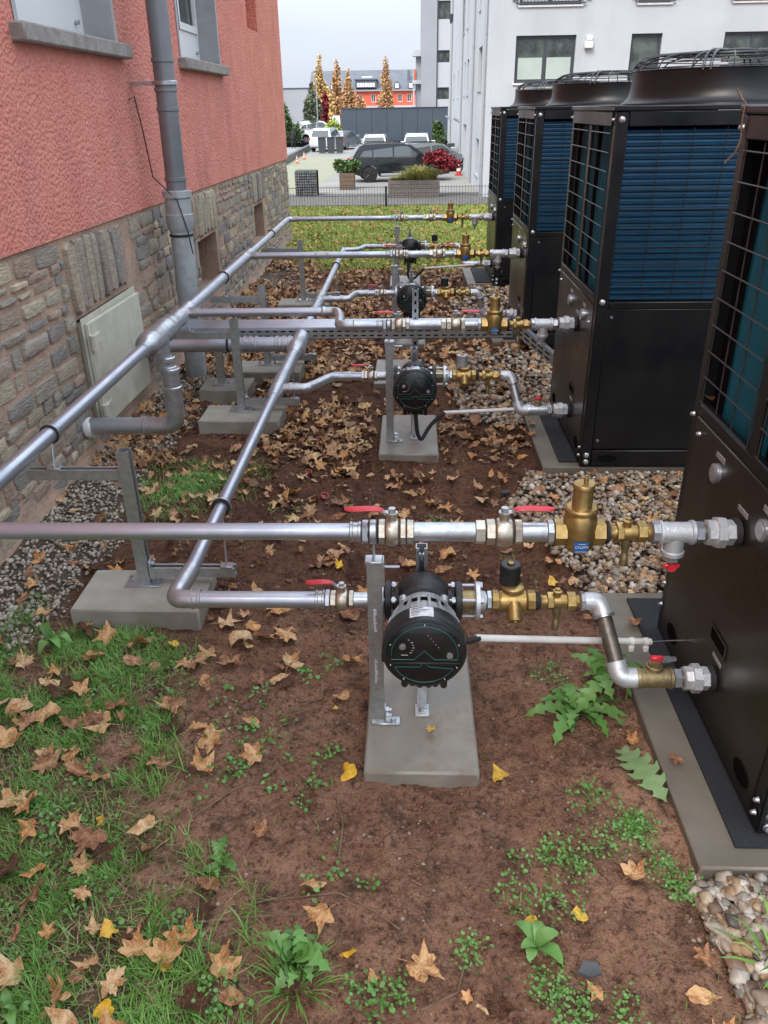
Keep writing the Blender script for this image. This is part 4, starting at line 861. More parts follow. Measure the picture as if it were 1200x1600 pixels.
PS = [(-.124+.0, 1.55, 2.12), (-.165, 3.70, 4.28), (-.20, 5.80, 6.35), (-.215, 7.95, 8.5)]
for r, (x0, a, b) in enumerate(PS):
    n = ROWN[r]; w = .305
    slab(x0, x0+w, a, b, .045, 'slab', f'damp paving slab under the {n} circulation pump', 'slabs under the pumps', -.03)
    t = thing('front_post', f'upright galvanised channel in front of the {n} pump carrying the upper pipe', 'post', (-.1+DXR[r], UY[r], .045), 'upright channels at the pumps')
    px, py = -.094+DXR[r], UY[r]-.005
    part('channel', channel(MB(), (px, py, .051), (px, py, .565), .034, .038, up=(1, 0, 0)), 'strut', t)
    part('end_cap', MB().box(px-.024, px+.024, py-.02, py+.02, .565, .575, .002), 'galv', t)
    part('angle_foot', MB().box(px-.017, px+.065, py-.026, py+.006, .045, .051, .002).box(px+.0195, px+.024, py-.02, py+.004, .051, .10, .001), 'galv', t)
    for q in (.068, .088): part('bolt', MB().lathe([(0, .007), (.008, .007), (.009, .004), (.016, .004)], 'x', (px+.024, py-.008, q), 6), 'galv', t)
    part('foot_bolt', MB().lathe([(.051, .008), (.058, .008)], 'z', (px+.045, py-.010, 0), 6), 'galv', t)
    part('side_bolt', MB().lathe([(0, .004), (.045, .004)], 'x', (px+.02, py+.01, .545), 8).box(px+.019, px+.026, py-.018, py+.014, .50, .575, .001), 'galv', t)
    if r == 0:   # stamped print
        pr = MB()
        for zz in [.19+.0062*i for i in range(13)]+[.36+.0062*i for i in range(12)]: pr.box(px-.004, px+random.choice((.001, .004)), py-.0175, py-.01715, zz, zz+.0035)
        part('stamped_print', pr, 'label', t)
    # strut behind the pump
    bx2, by2 = .03+DXR[r], LY[r]+.085
    k = thing('pump_bracket', f'galvanised strut rising behind the {n} pump with a bolted foot plate below it', 'bracket', (bx2, by2, .045), 'struts behind the pumps')
    part('channel', channel(MB(), (bx2, by2, .051), (bx2, by2, .505), .032, .032, up=(0, -1, 0)), 'rubber' if False else 'strut', k)
    part('rod', MB().lathe([(.475, .0035), (.515, .0035), (.4955, .0035)], 'z', (bx2, by2-.026, 0), 8).lathe([(.488, .008), (.496, .008)], 'z', (bx2, by2-.026, 0), 6), 'galv', k)
    fy = UY[r]+.055-.02
    part('foot_plate', MB().box(bx2-.018, bx2+.024, fy-.03, fy+.02, .045, .052, .0015), 'zinc_white', k)
    part('foot_slot', MB().box(bx2-.012, bx2+.016, fy+.018, fy+.024, .052, .16, .001).box(bx2-.004, bx2+.007, fy+.016, fy+.018, .075, .10), 'zinc_white', k)
    part('foot_bolt', MB().lathe([(.052, .011), (.054, .011), (.055, .007), (.062, .007)], 'z', (bx2+.003, fy-.008, 0), 12), 'galv', k)

# extra slab + slotted strut + tray
slab(-.24, .075, 4.85, 5.40, .045, 'slab', 'damp paving slab behind the second pump under the slotted strut', 'slabs under the pumps', -.03)
def slotted(mb, x0, x1, z0, z1, y, sl, gap, hw, horizontal=True, vpos=None):
    """thin perforated strip facing -Y"""
    holes = []
    if horizontal:
        x = x0+gap
        while x < x1-sl:
            for v in vpos: holes.append((x, x+sl, v-hw, v+hw))
            x += sl+gap
    else:
        z = z0+gap
        while z < z1-sl: holes.append(((x0+x1)/2-hw, (x0+x1)/2+hw, z, z+sl)); z += sl+gap
    f = lambda u, v, d: (u, y+d, v)
    mb.wall(f, x0, x1, z0, z1, holes, .002); return mb
t = thing('slotted_strut', 'pale slotted channel standing in front of the third pump face', 'post', (.025, 4.93, .045))
part('channel', slotted(MB(), .006, .044, .051, .62, 4.90, .022, .028, .006, False).box(.006, .010, 4.903, 4.93, .051, .62).box(.040, .044, 4.903, 4.93, .051, .62), 'galv', t, smooth=False)
part('backing', MB().box(.0105, .0395, 4.922, 4.93, .051, .619), 'dark', t)
part('foot_plate', MB().box(-.03, .08, 4.87, 4.96, .045, .051, .001), 'galv', t)
t = thing('cable_tray', 'long perforated galvanised cable tray with lid crossing the bed', 'cable tray', (-.4, 4.8, .38))
TX0, TX1 = -1.47, .60
part('tray_side', slotted(MB(), TX0, TX1, .375, .438, 4.70, .028, .020, .0042, True, (.391, .418)), 'strut', t, smooth=False)
part('tray_body', MB().box(TX0, TX1, 4.706, 4.708, .375, .43).box(TX0, TX1, 4.70, 4.90, .372, .3745), 'dark', t)
part('tray_back', MB().box(TX0, TX1, 4.898, 4.90, .375, .438), 'strut', t)
part('lid', MB().box(TX0, TX1, 4.694, 4.905, .439, .444, .001), 'stainless', t)
part('lid_lip', MB().box(TX0, TX1, 4.692, 4.6935, .428, .442), 'stainless', t)
t2 = thing('tray_offcut', 'short angled end piece of perforated tray beside the second black unit', 'cable tray', (.7, 4.7, .3))
def ramp_tray(t):
    p0, p1 = Vector((.61, 4.72, .40)), Vector((.86, 4.62, .20)); A = p1-p0
    f = lambda u, v, d: (p0.x+A.x*u+.0*v, p0.y+A.y*u+d*1., p0.z+A.z*u+v)
    holes = [(.08+.16*i, .19+.16*i, v-.006, v+.006) for i in range(5) for v in (.02, .05)]
    mb = MB().wall(f, 0, 1, 0, .07, holes, .002); part('tray_side', mb, 'strut', t, smooth=False)
    part('tray_body', MB().add([f(0, 0, .004), f(1, 0, .004), f(1, .07, .004), f(0, .07, .004)], [(0, 1, 2, 3)]), 'dark', t, smooth=False)
    part('lid', MB().add([f(0, .071, -.004), f(1, .071, -.004), f(1, .071, .18), f(0, .071, .18), f(0, .074, -.004), f(1, .074, -.004), f(1, .074, .18), f(0, .074, .18)], [(0, 1, 2, 3), (4, 5, 6, 7), (0, 1, 5, 4)]), 'stainless', t, smooth=False)
ramp_tray(t2)
# conduits and cables
c = thing('conduit', 'white plastic conduit from the nearest pump to the nearest unit', 'conduit', (.4, 1.75, .3))
part('tube', MB().tube([(.17, 1.72, .355), (.70, 1.925, .197)], .0098, 16), 'white', c)
CZ1 = Vector((.62, 1.865, .247))
for q in (.88, .97):
    pp = Vector((.17, 1.72, .355)).lerp(Vector((.70, 1.925, .197)), q); part('clip', MB().box(pp.x-.008, pp.x+.008, pp.y-.014, pp.y+.014, pp.z-.028, pp.z-.009, .002).lathe([(-.007, .0125), (.007, .0125)], 'x', pp, 12), 'white', c)
part('wire', MB().tube([(.69, 1.92, .20), (.75, 1.94, .19), (.81, 1.95, .185)], .002, 6), 'galv', c)
single('power_cable', MB().tube([(.09, 1.67, .35), (.13, 1.69, .362), (.18, 1.722, .353)], .0085, 10), 'rubber', 'short black power cable leaving the right side of the nearest pump', 'cable', loc=(.14, 1.63, .37))
c = thing('conduit', 'pale conduit running level from the second pump to the second unit', 'conduit', (.4, 3.85, .2))
part('tube', MB().tube([(.165, 3.84, .215), (.60, 3.87, .225)], .0095, 14), 'white', c)
single('power_cable', MB().tube(path([(.02, 3.72, .29), (.03, 3.72, .15), (.05, 3.74, .10), (.10, 3.80, .17), (.17, 3.84, .215)], .05, 6), .010, 10), 'rubber', 'black cable drooping from the second pump into its conduit', 'cable', loc=(.1, 3.8, .15))
c = thing('conduit', 'thin grey conduit reaching the farthest unit', 'conduit', (.4, 8.1, .2))
part('tube', MB().tube([(.12, 8.0, .20), (.62, 8.06, .22)], .010, 10), 'white', c)
single('power_cable', MB().tube(path([(-.03, 7.96, .29), (-.03, 7.96, .12), (.02, 7.98, .10), (.13, 8.0, .2)], .05, 5), .012, 8), 'rubber', 'black cable hanging below the farthest pump', 'cable', loc=(0, 8, .15))
single('power_cable', MB().tube(path([(-.0, 5.78, .28), (.0, 5.77, .15), (.03, 5.80, .08), (.12, 5.9, .07)], .05, 5), .010, 8), 'rubber', 'black cable hanging below the third pump', 'cable', loc=(0, 5.8, .15))

# ------------------------------------------------------------------ black units
UN = [1.36, 3.53, 5.72, 7.87]; UDS = [.85, .94, .96, .96]; UW, UB, UT = 1.15, .055, 1.575
def rod(mb, a, b, r, n=5): return mb.tube([a, b], r, n, cap=False)
def unit(r):
    X = .812+DXR[r]*.5; Y = UN[r]; n = ROWN[r]; UD = UDS[r]
    lab = ['black outdoor heat pump at the right edge, nearest to the viewer', 'second black outdoor heat pump showing its wide blue coil side', 'third black outdoor heat pump between the second and the farthest', 'farthest black outdoor heat pump beside the white building'][r]
    t = thing('heat_pump', lab, 'heat pump', (X, Y, UB), 'black outdoor heat pumps in a row')
    ZC = .825
    # lower casing
    part('front_panel', MB().box(X, X+.02, Y+.045, Y+UD-.045, UB+.015, ZC-.015, .003), 'unit_front', t)
    part('side_panel', MB().box(X+.055, X+UW-.055, Y+.004, Y+.02, UB+.085, ZC-.025, .003), 'unit', t)
    part('back_panel', MB().box(X+.055, X+UW-.055, Y+UD-.02, Y+UD-.002, UB+.02, UT-.02, .003), 'unit', t)
    part('right_panel', MB().box(X+UW-.02, X+UW, Y+.045, Y+UD-.045, UB+.02, UT-.02, .003), 'unit', t)
    for px, py in ((X, Y), (X+UW-.055, Y), (X, Y+UD-.045), (X+UW-.055, Y+UD-.045)):
        part('corner_post', MB().box(px+(.004 if px == X else 0), px+.055, py, py+.045, UB, UT, .004), 'unit', t)
    part('top_plate', MB().box(X-.006, X+UW+.006, Y-.006, Y+UD+.006, UT, UT+.02, .004), 'unit', t)
    part('top_rail', MB().box(X-.003, X+.016, Y+.046, Y+UD-.046, UT-.055, UT-.001, .003).box(X+.056, X+UW-.056, Y-.003, Y+.012, UT-.055, UT-.001, .003), 'unit', t)
    part('middle_rail', MB().box(X+.002, X+.03, Y+.046, Y+UD-.046, ZC-.014, ZC+.02, .003).box(X+.056, X+UW-.056, Y+.002, Y+.03, ZC-.024, ZC+.006, .003), 'unit', t)
    part('base_rail', MB().box(X+.056, X+UW-.056, Y-.002, Y+.02, UB, UB+.08, .003), 'unit', t)
    part('mesh_divider', MB().box(X+.001, X+.014, Y+UD/2-.022, Y+UD/2+.022, ZC+.021, UT-.056, .002), 'unit', t)
    part('inner_deck', MB().box(X+.03, X+UW-.03, Y+.03, Y+UD-.03, ZC-.04, ZC-.02), 'unit', t)
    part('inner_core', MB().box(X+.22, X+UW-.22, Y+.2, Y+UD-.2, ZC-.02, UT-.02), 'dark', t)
    # coils: corrugated fins
    prof = []; zc = ZC+.008; pitch = .0245
    k = int((UT-.06-zc)/pitch)
    mb = MB(); vs = []
    for i in range(k+1):
        z = zc+i*pitch
        for dz, d in ((0, .020), (.004, .010), (.010, .010), (.016, .018)):
            vs += [(X+.058, Y+.012+d, z+dz), (X+UW-.058, Y+.012+d, z+dz)]
    m = len(vs)//2; mb.add(vs, [(2*i, 2*i+1, 2*i+3, 2*i+2) for i in range(m-1)])
    part('side_coil', mb, 'coil', t)
    mb = MB(); vs = []; w = .0125; ys = np.arange(Y+.05, Y+UD-.05, w)
    for i, yy in enumerate(ys): vs += [(X+(.050 if i % 2 else .044), yy, ZC), (X+(.050 if i % 2 else .044), yy, UT-.02)]
    mb.add(vs, [(2*i, 2*i+2, 2*i+3, 2*i+1) for i in range(len(ys)-1)])
    part('front_coil', mb, 'coil2', t, smooth=False)
    part('coil_gap_shade', MB().box(X+.036, X+.042, Y+UD-.115, Y+UD-.046, ZC, UT-.02).box(X+.036, X+.042, Y+UD/2-.055, Y+UD/2-.0, ZC, UT-.02), 'dark', t)  # black strips painted in for the shaded gap beside the coil
    # wire guards
    for a, b in ((Y+.05, Y+UD/2-.026), (Y+UD/2+.026, Y+UD-.05)):
        mb = MB(); nz_ = 9
        for i in range(nz_+1): z = ZC+.03+(UT-.08-ZC-.03)*i/nz_; rod(mb, (X-.002, a, z), (X-.002, b, z), .0022)
        for i in range(4): yy = a+.008+(b-a-.016)*i/3; rod(mb, (X+.0025, yy, ZC+.022), (X+.0025, yy, UT-.058), .0022)
        part('wire_guard', mb, 'wire', t)
    mb = MB()
    for i in range(1, 8): rod(mb, (X+.056+(UW-.11)*i/8, Y+.001, ZC+.01), (X+.056+(UW-.11)*i/8, Y+.001, UT-.06), .0018)
    for i in range(1, 9): z = ZC+.01+(UT-.07-ZC)*i/9; rod(mb, (X+.058, Y-.003, z), (X+UW-.058, Y-.003, z), .0016)
    part('side_wire_guard', mb, 'unit', t)
    # screws
    sp = [(X+.0275, Y-.0, UT-.03), (X+.0275, Y-.0, ZC+.005), (X+.03, Y, UB+.055), (X+.03, Y, UB+.02), (X+UW-.03, Y, UT-.03)]
    for q in sp: part('bolt', MB().lathe([(-.011, .006), (-.008, .0105), (-.002, .0105), (0, .013)], 'y', q, 10), 'galv', t)
    for q in ((X+.075, Y+.004, ZC-.06), (X+.075, Y+.004, UB+.13), (X+UW-.075, Y+.004, ZC-.06)): part('screw', MB().lathe([(-.008, .006), (0, .007)], 'y', q, 8), 'galv', t)
    for q in ((X-.0, Y+.02, UB+.05), (X-.0, Y+.02, UB+.09), (X, Y+UD-.02, UT-.03), (X, Y+.02, UT-.03), (X, Y+UD-.02, ZC-.02), (X, Y+UD-.02, UB+.10), (X, Y+UD-.02, UB+.18), (X, Y+.09, ZC-.10), (X, Y+UD-.09, ZC-.055)):
        part('bolt', MB().lathe([(-.011, .0035), (-.008, .006), (-.002, .006), (.001, .008)], 'x', q, 10), 'galv', t)
    # gauges, labels, handles, knockouts on the front panel
    for gy in (UY[r]-.13, UY[r]+.19):
        g = part('gauge', MB().lathe([(-.014, .024), (-.012, .027), (.001, .027)], 'x', (X, gy, .725), 24), 'galv', t)
        part('dial', MB().lathe([(-.0155, .0215), (-.0145, .0215)], 'x', (X, gy, .725), 20), 'castgrey', g)
        part('gauge_plate', MB().box(X-.002, X+.001, gy-.03, gy+.03, .762, .777, .0005), 'castgrey', t)
    part('port_label', MB().box(X-.002, X+.001, UY[r]-.03, UY[r]+.03, UZ+.05, UZ+.064, .0005), 'castgrey', t); part('port_label', MB().box(X-.002, X+.001, UY[r]-.06, UY[r], CZ+.055, CZ+.067, .0005), 'castgrey', t)
    part('handle_recess', MB().wall(lambda u, v, d: (X-.003+d, u, v), UY[r]-.075, UY[r]+.045, CZ+.085, CZ+.135, [(UY[r]-.065, UY[r]+.035, CZ+.092, CZ+.128)], .006), 'unit_front', t, smooth=False)
    part('handle_inner', MB().box(X-.001, X+.001, UY[r]-.065, UY[r]+.035, CZ+.092, CZ+.128), 'dark', t)
    for ky in (Y+.12, Y+UD-.15):
        mb = MB(); pts = [(ky+.035*math.cos(a)*(1.3), UB+.075+.026*math.sin(a)) for a in [2*math.pi*i/20 for i in range(20)]]
        part('lifting_hole', mb.prism(pts, lambda u, v, d: (X+d, u, v), -.0025, .001), 'dark', t)
    mb = MB(); pts = [(X+.13+.045*math.cos(a), UB+.04+.018*math.sin(a)) for a in [2*math.pi*i/16 for i in range(16)]]
    part('lifting_hole', mb.prism(pts, lambda u, v, d: (u, Y+d, v), -.0045, .001), 'dark', t)
    # fan shroud, fan and guard
    cx, cy = X+UW/2, Y+UD/2; z0 = UT+.02; RR = .40
    part('fan_shroud', MB().lathe([(0, .445), (.006, .443), (.014, .428), (.03, .414), (.06, .405), (.10, .402), (.128, .404), (.131, .408), (.134, .404), (.134, .392), (.10, .388), (0, .388)], 'z', (cx, cy, z0), 72, cap=False), 'unit', t)
    fan = MB().lathe([(.02, .09), (.10, .10), (.12, .08)], 'z', (cx, cy, z0), 20)
    for k_ in range(6):
        a = k_*math.pi/3; vs = []
        for i in range(4):
            rr = .09+.285*i/3
            for da, dz in ((-.28, .02), (.28, .115)): vs.append((cx+rr*math.cos(a+da*(1-.2*i/3)), cy+rr*math.sin(a+da*(1-.2*i/3)), z0+dz))
        fan.add(vs, [(2*i, 2*i+1, 2*i+3, 2*i+2) for i in range(3)])
    part('fan', fan, 'fan', t)
    g = MB(); zz = z0+.134
    for rr, dz in ((.400, .004), (.385, .022), (.36, .038), (.32, .050), (.27, .055), (.22, .057), (.17, .058), (.12, .058)):
        g.tube([(cx+rr*math.cos(a), cy+rr*math.sin(a), zz+dz) for a in [2*math.pi*i/48 for i in range(49)]], .0024, 5, cap=False)
    for k_ in range(16):
        a = 2*math.pi*k_/16+.1
        g.tube([(cx+rr*math.cos(a), cy+rr*math.sin(a), zz+dz) for rr, dz in ((.405, -.006), (.402, .006), (.388, .027), (.36, .043), (.30, .055), (.12, .062))], .003, 5)
    part('fan_guard', g, 'wire', t)
    br = MB()
    for k_ in range(4):
        for da in (-.035, .035):
            a = math.pi/4+k_*math.pi/2+da+.25; br.tube([(cx+rr*math.cos(a), cy+rr*math.sin(a), zz+dz) for rr, dz in ((.410, -.012), (.407, .012), (.388, .036), (.36, .052), (.30, .064), (.10, .070))], .0055, 6)
    part('guard_straps', br, 'wire', t)
    part('cover_disc', MB().lathe([(.060, .10), (.064, .11), (.072, .11), (.074, .10)], 'z', (cx, cy, zz), 24), 'wire', t)
    lbm = MB()
    for a0, a1 in ((236, 250), (285, 299)):
        vs = []
        for i in range(7):
            a = R(a0+(a1-a0)*i/6)
            for dz in (.002, .013): vs.append((cx+.398*math.cos(a), cy+.398*math.sin(a), zz+dz))
        lbm.add(vs, [(2*i, 2*i+2, 2*i+3, 2*i+1) for i in range(6)])
    part('rim_sticker', lbm, 'label', t)
    if r == 1: part('tape', MB().box(cx-.085, cx-.055, Y-.006, Y-.0045, UT-.066, UT-.061), 'label', t)
    return t
for r in range(4): unit(r)
PADS = [(.660, 1.27, 2.43), (.635, 3.54, 4.45), (.60, 5.85, 6.65), (.55, 8.0, 8.9)]
for r, (x0, a, b) in enumerate(PADS):
    n = ROWN[r]
    slab(x0, x0+.165+1.3, a, b, .045, 'plinth_slab', f'flat concrete plinth under the {n} black heat pump', 'plinths under the heat pumps', -.05)
    x1 = x0+(.098 if r == 0 else .085)
    single('rubber_mat', MB().box(x1, x1+1.2, a+.055, b-.05, .0455, .0535, .001), 'pad', f'black rubber mat between the {n} heat pump and its plinth', 'mat', 'rubber mats under the heat pumps', loc=(x1, a, .05))
single('dry_tendril', MB().tube([(.785, 2.20, 1.63), (.80, 2.19, 1.605), (.806, 2.185, 1.60), (.803, 2.18, 1.56), (.806, 2.175, 1.52), (.80, 2.18, 1.49), (.785, 2.20, 1.465)], .0025, 5), 'twig', 'dry curled plant tendril hanging on the top corner of the nearest heat pump', 'twig', loc=(.79, 2.19, 1.5))

#@@PART2@@
# ------------------------------------------------------------------ things behind the lawn
def yb(x, z, d0, d1): return lambda u, v, d: (u, d, v)
fc = thing('rod_fence', 'low grey double-rod mesh fence along the far edge of the lawn', 'fence', (-.5, 15.1, -.1))
mb = MB(); x = -2.9
while x < 1.6: mb.box(x-.0028, x+.0028, 15.098, 15.103, -.32, .375); x += .05
part('vertical_rods', mb, 'frame_dark', fc, kind='stuff', smooth=False)
for z in (.355, .215, .06, -.10): part('cross_rod', MB().tube([(-2.9, 15.094, z), (1.6, 15.094, z)], .004, 5), 'frame_dark', fc)
for px in (-2.2, -.45, 1.45): part('fence_post', MB().box(px-.02, px+.02, 15.11, 15.15, -.4, .37, .003), 'frame_dark', fc)

def leafcloud(name, blobs, n, size, m, parent=None, label=None, cat=None, group=None, kind=None, loc=None, hollow=.35, flat=1.):
    """small leaf faces spread through a set of ellipsoids (cx,cy,cz,rx,ry,rz)"""
    B = np.array(blobs, float); w = B[:, 3]*B[:, 4]*B[:, 5]; w = w**.67; w /= w.sum()
    idx = rng.choice(len(B), n, p=w); d = rng.normal(size=(n, 3)); d /= np.linalg.norm(d, axis=1)[:, None]
    rr = (hollow+(1-hollow)*rng.random(n))**.6; P = B[idx, :3]+d*B[idx, 3:]*rr[:, None]
    P += rng.normal(size=(n, 3))*B[idx, 3:]*.07
    tv = np.array([(-.5, -.35, 0), (.1, -.5, .12), (.6, 0, 0), (.1, .5, .12), (-.5, .35, 0)]); tf = np.array([(0, 1, 3), (1, 2, 3), (0, 3, 4)])
    rt = rots(rng.uniform(-1.2, 1.2, n)*flat, rng.uniform(-1.2, 1.2, n)*flat, rng.uniform(0, 6.28, n)); s = size*rng.uniform(.6, 1.3, n)
    org = np.array(loc or (0, 0, 0)); V, F = scatter(tv, tf, P-org, rt, np.stack([s, s, s], 1))
    me = np_mesh(name, V, F, m, np.repeat(rng.random(n), len(tv)), smooth=False)
    o = link(name, me, parent, None if parent is not None else Vector(loc or (0, 0, 0)))
    if label: tag(o, label, cat, group)
    if kind: o['kind'] = kind
    return o
def tree(name, label, cat, x, y, zb, zc0, zc1, r, m, n, size, group=None, col='bark', lean=0):
    t = thing(name, label, cat, (x, y, zb), group); H = zc1-zb
    tr = MB().tube([(x, y, zb), (x+lean*.3, y, zb+H*.4), (x+lean, y, zb+H*.85)], [H*.022, H*.015, H*.004], 8)
    for k in range(5):
        a = k*2.4; z0 = zb+H*(.25+.1*k); tr.tube([(x, y, z0), (x+r*.6*math.cos(a), y+r*.6*math.sin(a), z0+H*.13)], [H*.007, H*.002], 5)
    part('trunk', tr, col, t)
    bl = []
    K = 9
    for i in range(K):
        f = i/(K-1); z = zc0+(zc1-zc0)*f; w = r*(math.sin(math.pi*(.2+.74*f))**.55)*(1.1-.45*f)*random.uniform(.8, 1.15)
        for _ in range(3): a = random.random()*6.28; bl.append((x+lean*f+w*.5*math.cos(a), y+w*.35*math.sin(a), z, w*.45, w*.45, (zc1-zc0)/K*random.uniform(1., 1.9)))
    leafcloud('crown', bl, n, size, m, t, loc=(x, y, zb)); t.children[-1].location = (0, 0, 0)
    return t
# white building ------------------------------------------------------------
WB = thing('white_building', 'white rendered building with grey windows filling the upper right', 'building', (2.97, 36, GF))
BX, BY, BT, BE = 2.97, 36.0, 12.0, 68.5
fx = lambda u, v, d: (u, BY+d, v)
fw = [(4.06, 6.38, 2.40, 4.02), (8.50, 9.68, 2.42, 4.02), (12.05, 14.3, 2.42, 4.02), (4.12, 6.48, 5.02, 6.7), (8.62, 9.85, 5.02, 6.7), (12.2, 14.5, 5.02, 6.7)]
mb = MB().wall(fx, BX, 20, GF-.5, BT, fw, .22)
fs_ = lambda u, v, d: (BX+d, u, v)
sw = [(38.6, 40.6, 2.22, 3.88), (43.8, 44.8, 2.2, 3.88), (47.2, 48.6, 2.15, 3.8), (50.2, 51.2, 2.15, 3.8), (38.8, 40.6, -1.2, .3), (43.9, 44.8, -.9, .5), (57, 58, 2.1, 3.6), (48.6, 49.8, 5.3, 7.2), (51.8, 53, 5.3, 7.2), (40, 41, 5.3, 7.2), (63, 64, 2.1, 3.6), (48.0, 51.0, GF-.1, .72)]
mb.wall(fs_, BY, BE, GF-.5, BT, sw, .25)
mb.add([(BX, BE, GF), (20, BE, GF), (20, BE, BT), (BX, BE, BT)], [(0, 1, 2, 3)]).add([(BX, BY, BT), (20, BY, BT), (20, BE, BT), (BX, BE, BT)], [(0, 1, 2, 3)])
part('wall', mb, 'white_render', WB, smooth=False)
def win_front(a, b, c, d, sashes, blind, balc=False):
    w = part('window', MB().wall(lambda u, v, dd: (u, BY+.12+dd, v), a, b, c, d, [(a+.09+(b-a-.09)/sashes*i, a+(b-a-.09)/sashes*(i+1), c+.10, d-.10) for i in range(sashes)], .06), 'frame_dark', WB, smooth=False)
    for i in range(sashes):
        p, q = a+.09+(b-a-.09)/sashes*i, a+(b-a-.09)/sashes*(i+1)
        part('pane', MB().box(p, q, BY+.155, BY+.165, c+.10, d-.10), 'glass', w)
        if blind: part('blind', MB().box(p+.04, q-.04, BY+.146, BY+.150, c+.13, c+.10+(d-c)*blind), 'blind', w)
    part('window_sill', MB().box(a-.06, b+.06, BY-.06, BY+.13, c-.07, c-.002, .004), 'white', WB)
    if balc:
        bm_ = MB(); u = a-.1
        while u < b+.1: bm_.box(u-.012, u+.012, BY-.09, BY-.07, c+.03, c+.95); u += .13
        bm_.box(a-.15, b+.15, BY-.10, BY-.06, c+.03, c+.07).box(a-.15, b+.15, BY-.10, BY-.06, c+.9, c+.95)
        part('railing', bm_, 'frame_dark', WB, smooth=False)
        for u in (a-.22, b+.22): part('railing_fixing', MB().box(u-.06, u+.12, BY-.08, BY-.001, c+.16, c+.30, .01), 'castgrey', WB)
for i, h in enumerate(fw): win_front(*h, 2 if h[1]-h[0] > 1.6 else 1, [.48, 0, .0, .6, .6, .6][i], i >= 3)
for h in sw[:-1]:
    w = part('window', MB().wall(lambda u, v, dd: (BX+.14+dd, u, v), *h, [(h[0]+.09, h[1]-.09, h[2]+.09, h[3]-.09)], .06), 'frame_dark', WB, smooth=False)
    part('pane', MB().box(BX+.17, BX+.18, h[0]+.09, h[1]-.09, h[2]+.09, h[3]-.09), 'glass', w)
    part('window_sill', MB().box(BX-.05, BX+.14, h[0]-.05, h[1]+.05, h[2]-.06, h[2]-.002), 'castgrey', WB)
part('doorway', MB().box(BX+.24, BX+.30, 48.0, 51.0, GF, .72), 'grey_render', WB)
for yy in (36.12, 43.1, 52.6, 66.8):
    part('rain_pipe', MB().tube([(BX-.08, yy, GF), (BX-.08, yy, BT if yy > 36.2 else BT)], .055 if yy < 60 else .09, 10), 'castgrey', WB)
    for z in (-.6, 1.6, 4.1, 6.8): part('pipe_collar', MB().lathe([(0, .065), (.06, .065)], 'z', (BX-.08, yy, z), 10), 'castgrey', WB)
part('gutter_head', MB().lathe([(0, .08), (.5, .2), (.6, .2)], 'z', (BX-.12, 66.8, 6.9), 10), 'frame_dark', WB)
for yy, z in ((53.5, .75), (66, .75)): part('canopy_lamp', MB().tube([(BX, yy, z), (BX-.45, yy-.1, z+.25)], .07, 8), 'castgrey', WB)
part('wall_lamp', MB().box(6.70, 7.02, BY-.18, BY-.001, 3.55, 3.80, .02).box(6.76, 6.98, BY-.16, BY-.001, 3.82, 3.98, .01), 'lamp', WB)
# units and cone by that wall
a = thing('air_conditioner', 'dark outdoor air conditioner standing against the white side wall', 'air conditioner', (2.6, 56, GF))
part('casing', MB().box(2.25, 2.72, 55.2, 56.3, GF+.05, GF+1.35, .02), 'frame_dark', a); part('grille_ring', MB().lathe([(-.02, .3), (0, .3)], 'y', (2.48, 55.2, GF+.8), 20), 'castgrey', a)
a = thing('air_conditioner', 'pale slim outdoor air conditioner in front of the dark one at the white wall', 'air conditioner', (2.6, 53.6, GF))
part('casing', MB().box(2.42, 2.78, 53.2, 54.1, GF+.05, GF+1.2, .02), 'castgrey', a); part('feet', MB().box(2.4, 2.8, 53.2, 53.3, GF, GF+.05).box(2.4, 2.8, 54.0, 54.1, GF, GF+.05), 'rubber', a)
def cone(x, y, h, m, label, bands=True):
    t = thing('traffic_cone', label, 'cone', (x, y, GF+.01), 'traffic cones')
    part('base', MB().box(x-h*.27, x+h*.27, y-h*.27, y+h*.27, GF+.02, GF+.06, .01), m, t)
    part('body', MB().lathe([(.04, h*.19), (h, h*.035)], 'z', (x, y, GF+.01), 16), m, t)
    for f in (.28, .62): part('white_band', MB().lathe([(h*f, h*(.19-.155*f)+.006), (h*(f+.17), h*(.19-.155*(f+.17))+.006)], 'z', (x, y, GF+.01), 16, cap=False), 'white', t)
cone(2.62, 48.0, .80, 'conered', 'red and white traffic cone against the white side wall')
cone(-8.0, 60.5, .55, 'cone', 'small orange traffic cone nearer to the viewer on the mossy paving')
cone(-8.1, 65.5, .55, 'cone', 'small orange traffic cone behind the other one on the mossy paving')
# grey tower behind
GB = thing('grey_building', 'tall grey building rising behind the white one', 'building', (2.5, 95, GF))
hw = [(2.72, 3.95, 5.75, 6.85), (2.72, 3.95, 2.35, 3.45), (2.72, 3.95, 9.6, 11.2)]
part('wall', MB().box(1.0, 2.60, 95, 103, GF, 15, 0), 'grey_render', GB)
part('panel_wall', MB().wall(lambda u, v, d: (u, 95.3+d, v), 2.7, 8, GF, 15, hw, .3), 'grey_render2', GB, smooth=False)
part('joint', MB().box(2.6, 2.7, 95.15, 95.6, GF, 15), 'frame_dark', GB)
for h in hw:
    w = part('window', MB().wall(lambda u, v, d: (u, 95.42+d, v), *h, [(h[0]+.08, (h[0]+h[1])/2-.05, h[2]+.08, h[3]-.08), ((h[0]+h[1])/2+.05, h[1]-.08, h[2]+.08, h[3]-.08)], .1), 'frame_dark', GB, smooth=False)
    part('pane', MB().box(h[0], h[1], 95.50, 95.53, h[2], h[3]), 'glass', w)
part('balcony_slab', MB().box(.12, 1.0, 95.6, 97, 6.35, 6.95, .02), 'white_render', GB)
part('balcony_slab', MB().box(.10, 1.0, 95.6, 97, 3.80, 4.15, .02), 'white_render', GB)
